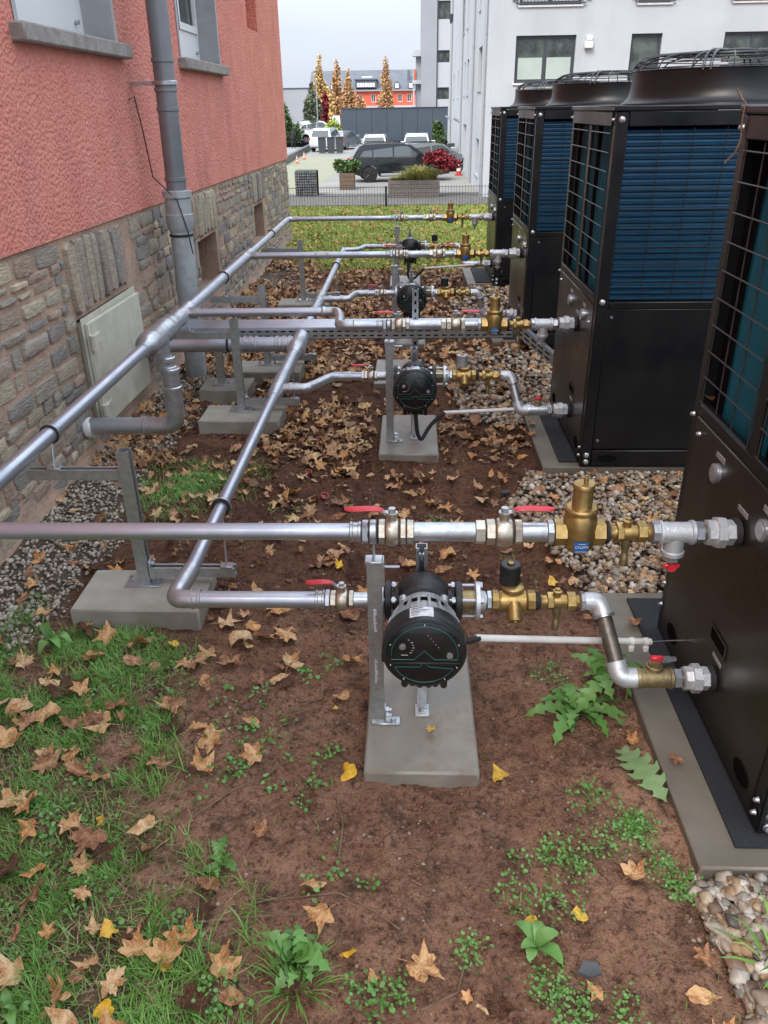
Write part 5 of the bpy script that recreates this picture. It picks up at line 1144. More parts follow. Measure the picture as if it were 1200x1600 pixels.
part('balcony_wall', MB().box(.45, 1.0, 96.2, 98, GF, 6.35), 'grey_render', GB)
part('balcony_post', MB().box(.14, .32, 95.8, 96.0, GF, 3.8).box(.14, .22, 95.8, 96.0, 4.15, 4.9), 'white_render', GB)
part('flue', MB().tube([(.35, 96, 4.1), (.35, 96, 5.2)], .09, 8), 'cone', GB)
# anthracite screen wall
sw_ = thing('screen_wall', 'wide anthracite panel wall closing off the car park', 'wall', (-1.7, 88, GF))
xs_ = np.linspace(-6.96, 3.6, 8)
for p, q in zip(xs_, xs_[1:]): part('panel', MB().box(p+.012, q-.012, 87.9, 88.1, GF+.1, 1.56, .01), 'anth', sw_)
part('backing', MB().box(-6.9, 3.55, 88.0, 88.08, GF, 1.5), 'anth', sw_); part('coping', MB().box(-7.0, 3.6, 87.85, 88.15, 1.56, 1.64), 'frame_dark', sw_); part('plinth_strip', MB().box(-14, 3.6, 87.2, 87.8, GF-.2, GF+.42), 'dark', sw_)
# orange building
OB = thing('orange_building', 'long orange-red building with slate roof and dormers in the far distance', 'building', (-8, 150, GF))
owin = [(x, x+.75, 2.5, 3.65) for x in (-13.3, -10.9, -9.0, -6.75, -4.2, -2.3, -.75, 1.2)]
part('wall', MB().wall(lambda u, v, d: (u, 150+d, v), -17.0, 6, GF, 4.25, owin, .3).add([(-17, 150, GF), (-17, 162, GF), (-17, 162, 4.25), (-17, 156, 7.3), (-17, 150, 4.25)], [(0, 1, 2, 3, 4)]), 'orange_render', OB, smooth=False)
part('roof', MB().add([(-17.2, 149.6, 4.2), (6, 149.6, 4.2), (6, 156, 7.42), (-17.2, 156, 7.42), (6, 162.4, 4.2), (-17.2, 162.4, 4.2)], [(0, 1, 2, 3), (3, 2, 4, 5)]), 'slate', OB, smooth=False)
part('eaves', MB().box(-17.2, 6, 149.5, 149.7, 4.12, 4.26), 'castgrey', OB)
part('string_course', MB().box(-11, 6, 149.8, 149.99, 1.65, 1.95), 'white_render', OB)
part('chimney', MB().box(-.7, -.2, 152.5, 153.1, 5.5, 7.2), 'slate', OB)
for h in owin:
    w = part('window', MB().wall(lambda u, v, d: (u, 150.1+d, v), *h, [(h[0]+.08, (h[0]+h[1])/2-.03, h[2]+.08, h[3]-.08), ((h[0]+h[1])/2+.03, h[1]-.08, h[2]+.08, h[3]-.08)], .05), 'pvc', OB, smooth=False)
    part('pane', MB().box(h[0], h[1], 150.16, 150.18, h[2], h[3]), 'glass', w)
dm = part('wide_dormer', MB().box(-9.3, -5.85, 149.8, 152.5, 4.65, 5.75), 'slate', OB)
for i in range(7): part('pane', MB().box(-9.0+i*.42, -8.66+i*.42, 149.74, 149.8, 4.75, 5.35), 'pvc', dm)
part('dormer_roof', MB().box(-9.5, -5.65, 149.6, 153, 5.75, 5.90), 'anth', dm); part('roof_window', MB().box(-8.4, -6.6, 152.4, 152.5, 6.2, 6.4), 'pvc', dm)
for x in (-11.1, -2.9, -.6, -13.6):
    d = part('dormer', MB().box(x, x+.95, 149.9, 152, 4.4, 5.1).lathe([(149.85, .48), (152, .48)], 'y', (x+.475, 0, 5.05), 14), 'slate', OB); part('pane', MB().box(x+.2, x+.75, 149.8, 149.88, 4.55, 5.2), 'pvc', d)
GL = thing('grey_hall', 'flat-roofed grey hall at the left end of the view down the car park', 'building', (-22, 140, GF))
part('wall', MB().box(-40, -16.2, 140, 170, GF, 4.45), 'grey_render', GL); part('parapet', MB().box(-40.2, -16.1, 139.9, 170, 4.45, 4.6), 'anth', GL)
# trees far
G_ = 'trees beyond the car park'
tree('poplar_tree', 'yellow columnar tree, leftmost of the tall autumn trees', 'tree', -11.2, 110, GF, -.2, 6.3, 1.3, 'poplar_y', 4200, .2, G_)
tree('poplar_tree', 'orange columnar tree second from the left among the tall autumn trees', 'tree', -9.2, 111, GF, -.2, 6.2, 1.3, 'poplar_o', 3800, .2, G_)
tree('poplar_tree', 'orange columnar tree with yellow foot, third from the left', 'tree', -7.75, 109, GF, -.4, 5.1, 1.35, 'poplar_o', 3400, .2, G_)
tree('poplar_tree', 'low yellow tree filling the gap between the columnar trees', 'tree', -10.1, 107, GF, -.6, 3.4, 1.3, 'poplar_y', 1700, .32, G_)
tree('poplar_tree', 'low spreading yellow-orange tree just above the screen wall edge', 'tree', -6.3, 108, GF, -.3, 2.5, 1.3, 'poplar_o', 1500, .32, G_)
tree('poplar_tree', 'orange columnar tree standing alone above the screen wall', 'tree', -3.15, 110, GF, -.4, 6.2, 1.3, 'poplar_o', 4000, .2, G_)
tree('red_tree', 'slim dark red tree among the yellow ones', 'tree', -9.7, 100, GF, -.6, 3.0, .75, 'redleaf', 1200, .25, G_)
tree('pine_tree', 'grey-green pine tree left of the yellow poplars', 'tree', -10.6, 95, GF, .7, 3.6, 1.25, 'pine', 1900, .26, G_)
tree('shrub', 'greenish yellow shrub showing beside the house corner', 'shrub', -12.9, 90, GF, -.2, 2.0, .9, 'greenleaf', 900, .2, G_)
leafcloud('hedge', [(-13.4+.33*i, 88+1.6*i, -.75, .6, 1.3, 1.05) for i in range(9)], 7000, .14, 'greenleaf', label='clipped green hedge beside the footpath', cat='hedge', loc=(-12, 94, GF))
leafcloud('bush', [(-8.0, 90, -.3, .8, .8, .9)], 700, .2, 'lawn', label='small bright green bush in front of the autumn trees', cat='bush', loc=(-8.0, 90, -.3))
leafcloud('wall_plant', [(2.35, 75, -.6, .55, .5, .9), (2.2, 75, .1, .5, .4, .45)], 900, .16, 'greenleaf', label='green plant at the far end of the white side wall', cat='plant', loc=(2.3, 75, -.8))
lwl = single('path_wall', MB().add([(-8.6, 58, GF), (-9.6, 87, GF), (-9.6, 87, GF+.45), (-8.6, 58, GF+.45), (-8.9, 58, GF), (-9.9, 87, GF), (-9.9, 87, GF+.45), (-8.9, 58, GF+.45)], [(0, 1, 2, 3), (5, 4, 7, 6), (3, 2, 6, 7), (0, 3, 7, 4)]), 'frame_dark', 'low dark wall between the mossy paving and the footpath', 'wall', loc=(-9, 70, GF), smooth=False)
single('garden_wall', MB().box(-15.2, -12.45, 93, 93.3, GF, .95), 'grey_render', 'grey garden wall behind the walking person', 'wall', loc=(-13, 93, GF))
single('sign_pillar', MB().box(-7.25, -6.7, 92, 92.3, GF, 1.0, .02).box(-8.3, -7.5, 93, 93.1, -.6, .95, .02), 'pvc', 'white sign pillar beside the screen wall end', 'sign', loc=(-7.2, 92, GF))
single('lamp_post', MB().tube([(-9.75, 92, GF), (-9.75, 92, 4.3)], .05, 8), 'castgrey', 'thin grey lamp post between the pine and the poplars', 'lamp post', loc=(-9.75, 92, GF))
for i in range(3):
    b = thing('waste_bin', ['left', 'middle', 'right'][i]+'most of the three dark wheeled bins in front of the white pick-up' if i != 1 else 'middle one of the three dark wheeled bins in front of the white pick-up', 'bin', (-7.8+i*.75, 74, GF), 'wheeled bins')
    x = -7.9+i*.75; part('body', MB().prism([(x+.04, GF+.06), (x+.56, GF+.06), (x+.62, GF+1.2), (x-.02, GF+1.2)], lambda u, v, d: (u, 74+d, v), 0, .6), 'frame_dark', b, smooth=False)
    part('lid', MB().box(x-.04, x+.64, 73.95, 74.65, GF+1.2, GF+1.28, .02), 'blackplastic', b)
# cars ----------------------------------------------------------------------
def car(label, paint, x, y, ang, L=4.9, Wd=1.95, H=1.78, suv=True, tail=True):
    t = thing('parked_car', label, 'car', (x, y, GF+.012), 'parked cars'); k = L/4.9; h = H/1.78
    Mx = Matrix.Rotation(ang, 4, 'Z')
    def P(nm, mb, m, par=None, **kw):
        mb.v = [tuple(Mx @ Vector(p)) for p in mb.v]
        o = link(nm, mesh(nm, mb, m, **kw), par or t); return o
    # side profile, rear at -x ; (x,z)
    def arch(cx, r, n=8): return [(cx+r*math.cos(a), .36+r*math.sin(a)) for a in [math.pi-math.pi*i/n for i in range(n+1)]]
    low = [(-2.40, .42), (-2.02, .30)]+arch(-1.55, .43)+[(-1.05, .26), (.98, .26)]+arch(1.45, .43)+[(1.95, .28), (2.38, .34), (2.45, .62), (2.40, .88), (2.05, 1.02), (1.15, 1.12), (-2.30, 1.14), (-2.46, .95), (-2.46, .62)]
    low = [(u*k, v*h) for u, v in low]
    n = len(low); mb = MB(); SL = [(-1, .93), (-.97, 1.), (-.5, 1.01), (.5, 1.01), (.97, 1.), (1, .93)]
    vs = []
    for yy, s in SL: vs += [((u*(s if abs(u) > 2 else 1)), yy*Wd/2*(.965 if v < .45 else 1. if v < .8*h else .985 if v < .98*h else .93), .7*h+(v-.7*h)*(1 if abs(yy) < .99 else .97)) for u, v in low]
    fs = []
    for i in range(len(SL)-1): fs += [(i*n+j, i*n+(j+1) % n, (i+1)*n+(j+1) % n, (i+1)*n+j) for j in range(n)]
    fs += [tuple(range(n-1, -1, -1)), tuple((len(SL)-1)*n+j for j in range(n))]
    P('body', mb.add(vs, fs), paint, ang=30)
    top = [(-2.33, 1.12), (-2.0, 1.66), (-1.75, 1.74), (-.2, 1.78), (.45, 1.70), (1.32, 1.10)]; top = [(u*k, v*h) for u, v in top]; n = len(top); mb = MB(); vs = []
    for s in (-1, 1): vs += [(u, s*(Wd/2-.05-(.17 if v > 1.3*h else 0)), v) for u, v in top]
    mb.add(vs, [tuple(range(n-1, -1, -1)), tuple(n+j for j in range(n))]+[(j, (j+1) % n, n+(j+1) % n, n+j) for j in range(n)])
    P('cabin', mb, paint, ang=25)
    for s in (-1, 1):
        wy = lambda v: s*(Wd/2-.05-.17*min(1, max(0, (v-1.12*h)/(.54*h)))+.012)
        for quad in (((-2.02, 1.2), (-1.42, 1.17), (-1.42, 1.62), (-1.72, 1.60)), ((-1.36, 1.17), (-.42, 1.17), (-.42, 1.66), (-1.36, 1.64)), ((-.34, 1.17), (.95, 1.17), (.36, 1.62), (-.34, 1.66))):
            q = [(u*k, v*h) for u, v in quad]; P('side_window', MB().add([(u, wy(v), v) for u, v in q]+[(u, wy(v)-s*.03, v) for u, v in q], [(0, 1, 2, 3), (0, 4, 5, 1), (1, 5, 6, 2), (2, 6, 7, 3), (3, 7, 4, 0)]), 'glass_tint', smooth=False)
        for u0, u1 in ((-1.30, -1.12), (-.25, -.05)): P('door_handle', MB().box(u0*k, u1*k, s*Wd/2*.99-.01, s*Wd/2*.99+.03, 1.0*h, 1.04*h, .008), 'chrome' if paint == 'carwhite' else 'blackplastic')
        P('belt_trim', MB().box(-2.05*k, 1.15*k, s*(Wd/2-.045)-.006, s*(Wd/2-.045)+.008, 1.125*h, 1.15*h), 'chrome')
        P('roof_rail', MB().tube([(-1.8*k, s*(Wd/2-.24), 1.75*h), (-1.6*k, s*(Wd/2-.24), 1.81*h), (-.1*k, s*(Wd/2-.24), 1.83*h), (.2*k, s*(Wd/2-.24), 1.76*h)], .022, 6), 'blackplastic')
        P('side_sill', MB().box(-1.02*k, .95*k, s*Wd/2*.97-.02, s*Wd/2*.97+.03, .30*h, .40*h, .01), 'castgrey')
        P('mirror', MB().box(.78*k, .98*k, s*(Wd/2+.02), s*(Wd/2+.24), 1.08*h, 1.26*h, .04), paint)
        P('tail_light', MB().box(-2.49*k, -2.15*k, s*Wd/2*.98-.1, s*Wd/2*.985+.012, .88*h, 1.08*h, .02), 'taillight')
        P('headlight', MB().box(2.08*k, 2.42*k, s*Wd/2*.93-.15, s*Wd/2*.955+.012, .72*h, .88*h, .02), 'pvc')
    q = [(-2.36, 1.18), (-2.04, 1.62)]; P('rear_window', MB().add([(q[0][0]*k, -.8*Wd/2, q[0][1]*h), (q[0][0]*k, .8*Wd/2, q[0][1]*h), (q[1][0]*k, .7*Wd/2, q[1][1]*h), (q[1][0]*k, -.7*Wd/2, q[1][1]*h)], [(0, 1, 2, 3)]), 'glass_tint', smooth=False)
    P('windscreen', MB().add([(1.30*k, -.82*Wd/2, 1.14*h), (1.30*k, .82*Wd/2, 1.14*h), (.50*k, .72*Wd/2, 1.69*h), (.50*k, -.72*Wd/2, 1.69*h)], [(0, 1, 2, 3)]), 'glass_tint', smooth=False)
    P('number_plate', MB().box(-2.50*k, -2.46*k, -.26, .26, .62*h, .73*h), 'pvc')
    for cx in (-1.55*k, 1.45*k):
        for s in (-1, 1):
            y0 = s*(Wd/2-.24); w = P('wheel', MB().lathe([(-.12, .30), (-.115, .36), (-.09, .385), (.09, .385), (.115, .36), (.12, .30)], 'y', (cx, y0+s*.1, .385), 28), 'tyre')
            rm = MB().lathe([(s*.105, .27), (s*.125, .285), (s*.13, .27), (s*.08, .25)], 'y', (cx, y0+s*.1, .385), 24)
            for j in range(5):
                a = 2*math.pi*j/5; c, z = math.cos(a), math.sin(a); rm.tube([(cx+.05*c, y0+s*.215, .385+.05*z), (cx+.26*c, y0+s*.22, .385+.26*z)], [.035, .022], 6)
            o = link('rim', mesh('rim', MB().add([tuple(Mx @ Vector(p)) for p in rm.v], rm.f), 'castblack' if paint == 'carblack' else 'castgrey'), w)
    return t
car('black SUV with red tail lamp parked behind the planted boxes', 'carblack', -.66, 45.0, R(9), 5.1, 2.0, 1.80)
car('silver-grey car parked just behind the black SUV', 'cargrey', 1.3, 51.5, R(14), 4.6, 1.85, 1.55)
car('white car whose roof shows above the middle of the black SUV', 'carwhite', -2.5, 62.5, R(88), 4.6, 1.85, 1.75)
car('white estate car facing away behind the silver-grey car', 'carwhite', .4, 60.0, R(88), 4.7, 1.9, 1.85)
car('white SUV parked beside the hedge, seen from behind', 'carwhite', -7.6, 79, R(80), 4.9, 2.0, 1.9)
car('dark car half hidden by the screen wall edge', 'cargrey', -6.3, 82, R(70), 4.6, 1.9, 1.6)
car('white van far down the footpath', 'carwhite', -10.0, 95.5, R(12), 5.0, 2.0, 2.3)
car('pale car at the far left end of the hedge', 'cargrey', -13.2, 98, R(10), 4.5, 1.8, 1.6)
# planters, gabion, shrubs
g = thing('gabion', 'wire gabion cube filled with dark stones on the gravel', 'gabion', (-4.6, 37.6, GF))
part('stone_filling', MB().box(-5.05, -4.13, 37.25, 38.1, GF, GF+1.0), 'dark', g)
for i in range(9):
    for j in range(9):
        x0, z0 = -5.06+.105*i, GF+.02+.11*j
        vs, fs = stone_geo(0, .10, 0, .105, .05, i*9+j); vs = [(x0+v[1], 37.25-(v[0]-WX)*1., z0+v[2]) for v in vs]; part('stone', MB().add(vs, fs), 'gabion', g, ang=40)
tp = MB(); 
for i in range(9):
    vs, fs = stone_geo(0, .10, 0, .8, .05, 500+i); vs = [(-5.06+.105*i+v[1], 37.27+v[2], GF+1.0+(v[0]-WX)*.6) for v in vs]; tp.add(vs, fs)
part('top_stones', tp, 'gabion', g, kind='stuff')
gm = MB()
for i in range(11): rod(gm, (-5.08+.096*i, 37.17, GF), (-5.08+.096*i, 37.17, GF+1.05), .004, 4); rod(gm, (-5.08, 37.17, GF+.105*i), (-4.12, 37.17, GF+.105*i), .004, 4)
part('wire_cage', gm, 'castgrey', g)
def planter(x0, x1, y0, y1, h, n, m, label):
    t = thing('wooden_planter', label, 'planter', ((x0+x1)/2, y0, GF), 'wooden planters'); d = h/n
    for i in range(n):
        part('board', MB().box(x0, x1, y0, y0+.04, GF+.02+i*d, GF+.02+(i+1)*d-.012, .006), m, t); part('board', MB().box(x0, x0+.04, y0+.041, y1, GF+.02+i*d, GF+.02+(i+1)*d-.012, .006), m, t); part('board', MB().box(x1-.04, x1, y0+.041, y1, GF+.02+i*d, GF+.02+(i+1)*d-.012, .006), m, t)
    part('soil', MB().box(x0+.041, x1-.041, y0+.041, y1, GF+.05, GF+h-.06), 'dark', t); return t
planter(-3.36, -2.66, 40, 40.7, .72, 4, 'wood2', 'square brown wooden planter holding a green shrub')
planter(-.98, 1.18, 36, 37.1, .68, 4, 'wood', 'long weathered wooden planter with grasses and a red maple')
leafcloud('shrub', [(-3.0, 40.35, -.85, .62, .4, .32), (-3.35, 40.3, -.72, .3, .3, .25), (-2.65, 40.3, -.72, .3, .3, .27)], 1500, .09, 'greenleaf', label='round green shrub in the square planter', cat='shrub', loc=(-3, 40.35, -1.1))
mp_ = thing('japanese_maple', 'small crimson japanese maple in the long planter', 'tree', (1.05, 36.5, -1.2))
part('trunk', MB().tube([(.98, 36.5, -1.15), (1.0, 36.5, -.7), (1.1, 36.5, -.3)], [.022, .018, .01], 6).tube([(1.0, 36.5, -.7), (1.4, 36.5, -.45)], [.014, .006], 5).tube([(1.0, 36.5, -.65), (.75, 36.5, -.35)], [.012, .005], 5), 'bark', mp_)
leafcloud('crown', [(.95, 36.5, -.28, .5, .4, .25), (1.35, 36.5, -.38, .5, .4, .25), (1.75, 36.5, -.55, .35, .35, .2), (1.2, 36.5, -.12, .3, .3, .16), (1.4, 36.5, -.65, .4, .3, .18), (.7, 36.5, -.42, .25, .3, .14)], 2300, .085, 'redleaf', mp_, loc=(1.05, 36.5, -1.2), hollow=.1); mp_.children[-1].location = (0, 0, 0)
def tuft(name, cx, cy, cz, rad, h, n, m, width, label=None, cat=None, loc=None, kind=None, lean=.6):
    a = rng.uniform(0, 6.28, n); r0 = rad*np.sqrt(rng.random(n))*.4; b = np.stack([cx+r0*np.cos(a), cy+r0*np.sin(a), np.full(n, cz)], 1)
    hh = h*rng.uniform(.55, 1.1, n); out = rad*rng.uniform(.2, 1., n)*lean; dx, dy = np.cos(a), np.sin(a)
    V = []; lv = [(0, 0, 1), (.3, .55, .8), (.65, .9, .55), (1., .86, .08)]
    for o_, z_, w_ in lv:
        c = b+np.stack([dx*out*o_, dy*out*o_, hh*z_], 1); w = np.stack([-dy, dx, 0*dx], 1)*(width*w_/2); V += [c-w, c+w]
    V = np.stack(V, 1).reshape(-1, 3); q = np.array([(0, 1, 3, 2), (2, 3, 5, 4), (4, 5, 7, 6)]); F = (q[None]+(np.arange(n)*8)[:, None, None]).reshape(-1, 4)
    org = np.array(loc or (0, 0, 0)); me = np_mesh(name, V-org, F, m, np.repeat(rng.random(n), 8)); o = link(name, me, None, Vector(loc or (0, 0, 0)))
    if label: tag(o, label, cat)
    if kind: o['kind'] = kind
    return o
for i, (x, hh) in enumerate(((-.1, .42), (.35, .66), (.7, .55), (-.6, .22))):
    tuft('ornamental_grass', x, 36.4, -1.2, .75 if i < 3 else .45, hh, 420, 'orn_grass', .022, ['yellow-green grass tuft left of centre in the long planter', 'tallest yellow-green grass tuft in the middle of the long planter', 'grass tuft under the red maple in the long planter', 'low pale grass tuft at the left end of the long planter'][i], 'grass', (x, 36.4, -1.2), lean=1.1)
# walking person -------------------------------------------------------------
def person():
    t = thing('person', 'person in a dark jacket walking away along the footpath', 'person', (-11.5, 85, GF))
    Vt = {'pelvis': (0, 0, .95, .15, .11), 'waist': (0, 0, 1.12, .14, .10), 'chest': (0, .01, 1.36, .19, .13), 'neck': (0, 0, 1.52, .07, .07), 'chin': (0, .01, 1.60, .075, .085), 'head': (0, 0, 1.70, .085, .10), 'top': (0, 0, 1.79, .05, .06)}
    names = list(Vt); pts = [Vt[k] for k in names]; ed = [(i, i+1) for i in range(6)]
    def chain(root, L):
        p = names.index(root)
        for q in L: pts.append(q); ed.append((p, len(pts)-1)); p = len(pts)-1
    for s in (-1, 1):
        chain('chest', [(s*.20, 0, 1.42, .075, .075), (s*.26, -.06*s, 1.16, .055, .055), (s*.25, .06*s+.05, .93, .045, .045), (s*.25, .06*s+.1, .84, .04, .05)])
        chain('pelvis', [(s*.10, 0, .86, .10, .10), (s*.10, .17*s, .50, .07, .07), (s*.10, .13*s-.10*(s < 0), .10, .045, .045), (s*.10, .13*s+.02, .045, .045, .04), (s*.10, .13*s+.17, .035, .04, .03)])
    me = bpy.data.meshes.new('body'); me.from_pydata([p[:3] for p in pts], ed, []); o = link('body', me, t)
    md = o.modifiers.new('skin', 'SKIN'); me.skin_vertices.new() if not me.skin_vertices else None
    for i, p in enumerate(pts): me.skin_vertices[0].data[i].radius = p[3:]
    me.skin_vertices[0].data[0].use_root = True; o.modifiers.new('sub', 'SUBSURF').levels = 1; me.materials.append(M['jacket'])
    link('hair', mesh('hair', MB().lathe([(1.66, .085), (1.72, .105), (1.78, .09), (1.82, .04)], 'z', (0, -.012, 0), 14), 'hair'), t)
    link('face', mesh('face', MB().lathe([(1.58, .05), (1.64, .085), (1.70, .09), (1.75, .06)], 'z', (0, .03, 0), 12), 'skin'), t)
    link('jacket_hem', mesh('jacket_hem', MB().lathe([(.82, .19), (.84, .20), (1.0, .19), (1.2, .17)], 'z', (0, 0, 0), 16), 'jacket'), t)
    t.rotation_euler[2] = R(-5)
person()

# ------------------------------------------------------------------ ground cover
SOLID = [(-.14, .20, 1.53, 2.13), (-.18, .15, 3.68, 4.3), (-.22, .12, 5.78, 6.37), (-.23, .10, 7.93, 8.5), (-.25, .08, 4.83, 5.42)]+[(-1.18, -.71, y-.2, y+.09) for y, _, _ in SUP]+[(-1.3, -.98, 4.58, 4.86)]+[(x0-.01, 3.2, a-.01, b+.01) for x0, a, b in PADS]
def free(x, y, pad=0.):
    ok = (x > WX+.03) | (y > 11.5)
    for a, b, c, d in SOLID: ok &= ~((x > a-pad) & (x < b+pad) & (y > c-pad) & (y < d+pad))
    return ok
# pebbles
def ico(sub):
    bm = bmesh.new(); bmesh.ops.create_icosphere(bm, subdivisions=sub, radius=1); v = np.array([tuple(p.co) for p in bm.verts]); bm.verts.index_update(); f = np.array([[q.index for q in p.verts] for p in bm.faces]); bm.free(); return v, f
I1, I2 = ico(1), ico(2)
def pebbles(name, n, box, mask, smin, smax, m, tpl, label=None, layers=.02):
    x = rng.uniform(box[0], box[1], n); y = box[2]+(box[3]-box[2])*rng.random(n)**1.25; k = (mask(x, y) > rng.random(n)) & free(x, y); x, y = x[k], y[k]; n = len(x)
    s = rng.uniform(smin, smax, n)*rng.choice([.7, 1, 1, 1.35], n); sc_ = np.stack([s*rng.uniform(.8, 1.3, n), s*rng.uniform(.65, 1., n), s*rng.uniform(.4, .7, n)], 1)
    z = gz(x, y)+rng.uniform(0, 1, n)*layers+s*.15
    tv, tf = tpl; tvr = tv*(1+.16*np.sin(tv[:, [1, 2, 0]]*4.1+1.3)+.10*np.cos(tv[:, [2, 0, 1]]*6.3))
    V, F = scatter(tvr, tf, np.stack([x, y, z], 1), rots(rng.normal(0, .35, n), rng.normal(0, .35, n), rng.uniform(0, 6.28, n)), sc_)
    o = link(name, np_mesh(name, V, F, m, np.repeat(rng.random(n), len(tv)))); o['kind'] = 'stuff'; o['label'] = label; o['category'] = 'gravel'; return o
pebbles('round_gravel', 6500, (.5, 1.5, .75, 1.3), m_peb, .008, .017, 'pebble', I2, 'rounded multicoloured pebbles in the lower right corner')
pebbles('round_gravel', 11000, (.3, 2.4, 2.3, 3.56), m_peb, .009, .017, 'pebble', I1, 'rounded pebbles between the first and second heat pump')
pebbles('round_gravel', 9000, (.15, 2.4, 4.15, 8.2), m_peb, .014, .023, 'pebble', I1, 'rounded pebbles beyond the second heat pump')
pebbles('fine_gravel', 16000, (WX, -1.0, 1.0, 8.5), m_gravL, .006, .011, 'pebble_grey', I1, 'fine grey gravel strip along the foot of the stone wall', .008)
pebbles('soil_crumbs', 26000, (-1.5, .7, .75, 4.5), lambda x, y: .15+.85*(fbm(x, y, 3, 6) > .53), .0015, .0062, 'clod', I1, 'small crumbs of red-brown soil', .001)
pebbles('soil_clods', 1500, (-1.3, .65, .75, 4.5), lambda x, y: (fbm(x+8, y, 3, 4) > .55)*1., .005, .013, 'clod_dark', I2, 'larger clods of damp soil', -.003)
# grass
def blades(name, n, box, mask, h, w, m, label, bend=.6):
    x = rng.uniform(box[0], box[1], n); y = rng.uniform(box[2], box[3], n); k = (mask(x, y) > rng.random(n)) & free(x, y, .0); x, y = x[k], y[k]; n = len(x)
    a = rng.uniform(0, 6.28, n); hh = h*rng.uniform(.35, 1.2, n)*(.6+.8*fbm(x, y, 3, 9)); be = hh*bend*rng.uniform(.2, 1.5, n); dx, dy = np.cos(a), np.sin(a); b = np.stack([x, y, gz(x, y)-.004], 1); V = []
    ww = w*rng.uniform(.6, 1.3, n)
    for o_, z_, w_ in ((0, 0, 1), (.35, .6, .8), (1, .95, .08)):
        c = b+np.stack([dx*be*o_, dy*be*o_, hh*z_], 1); q = np.stack([-dy, dx, 0*dx], 1)*(ww*w_/2)[:, None]; V += [c-q, c+q]
    V = np.stack(V, 1).reshape(-1, 3); q = np.array([(0, 1, 3, 2), (2, 3, 5, 4)]); F = (q[None]+(np.arange(n)*6)[:, None, None]).reshape(-1, 4)
    t = np.clip(fbm(x, y, 3, 3)+rng.normal(0, .16, n), 0, .999)
    o = link(name, np_mesh(name, V, F, m, np.repeat(t, 6))); o['kind'] = 'stuff'; o['label'] = label; o['category'] = 'grass'
blades('grass', 230000, (-1.4, .1, .75, 3.7), lambda x, y: m_grassL(x, y)*(.12+.75*sst(.42, .62, fbm(x, y+4, 3, 11))), .036, .0026, 'grass', 'short green grass growing in the lower left of the bed', 1.3)
blades('dry_grass', 60000, (-1.4, .2, .75, 3.7), lambda x, y: m_grassL(x, y)*.6, .022, .0022, 'straw', 'dead straw tangled in the grass', 2.2)
blades('lawn', 120000, (-2.6, 1.8, 8.2, 15.3), lambda x, y: m_lawn(x, y), .05, .008, 'lawn', 'green lawn beyond the last pump', .9)
blades('weed_grass', 1800, (-.4, .7, .8, 3.6), lambda x, y: 1.*(fbm(x+3, y, 3, 5) > .66), .03, .003, 'grass', 'thin grass wisps on the bare soil')
# tiny-leaved ground cover
def cover(name, spots, m, size, label):
    P = []
    for cx, cy, rad, n in spots:
        k = max(1, n//9); a = rng.uniform(0, 6.28, k); r = rad*np.sqrt(rng.random(k)); X = np.repeat(cx+r*np.cos(a), 9)+rng.normal(0, .012, k*9); Y = np.repeat(cy+r*np.sin(a), 9)+rng.normal(0, .012, k*9); P.append(np.stack([X, Y, gz(X, Y)+rng.uniform(.002, .022, k*9)], 1))
    P = np.concatenate(P); P = P[free(P[:, 0], P[:, 1])]; n = len(P); tv = np.array([(-.5, 0, 0), (-.2, -.35, .1), (.3, -.35, .12), (.55, 0, .05), (.3, .35, .12), (-.2, .35, .1)]); tf = np.array([(0, 1, 5), (1, 2, 5), (2, 4, 5), (2, 3, 4)])
    s = size*rng.uniform(.5, 1.3, n); V, F = scatter(tv, tf, P, rots(rng.normal(0, .5, n), rng.normal(0, .5, n), rng.uniform(0, 6.28, n)), np.stack([s, s, s], 1))
    o = link(name, np_mesh(name, V, F, m, np.repeat(rng.random(n), 6))); o['kind'] = 'stuff'; o['label'] = label; o['category'] = 'ground cover'
cover('chickweed', [(.31, 1.24, .11, 420), (.39, 1.33, .08, 170), (.55, 1.41, .05, 480), (.60, 1.29, .045, 130), (.48, 1.36, .06, 120), (.28, 1.0, .05, 200), (.32, .95, .05, 180), (.44, .94, .05, 110), (.13, 1.08, .03, 120), (.45, 1.50, .06, 160), (.62, 1.24, .05, 260), (-.02, .98, .03, 80)], 'weed', .0085, 'tiny-leaved green weeds on the right-hand soil')
cover('clover', [(-.95+.9*rng.random()*rng.random(), .85+1.25*rng.random(), .09, 70) for _ in range(26)]+[(-.50, 1.10, .06, 90), (-.38, .98, .06, 110), (-.08, .97, .05, 90)], 'weed', .0115, 'clover and small round leaves among the grass')
cover('moss_patch', [(-1.02, 3.35, .14, 900), (-1.15, 3.15, .1, 300), (-.55, 3.1, .1, 120), (.1, 3.05, .06, 80), (.43, 2.0, .06, 160)], 'weed', .008, 'thin green moss and seedlings around the support blocks')
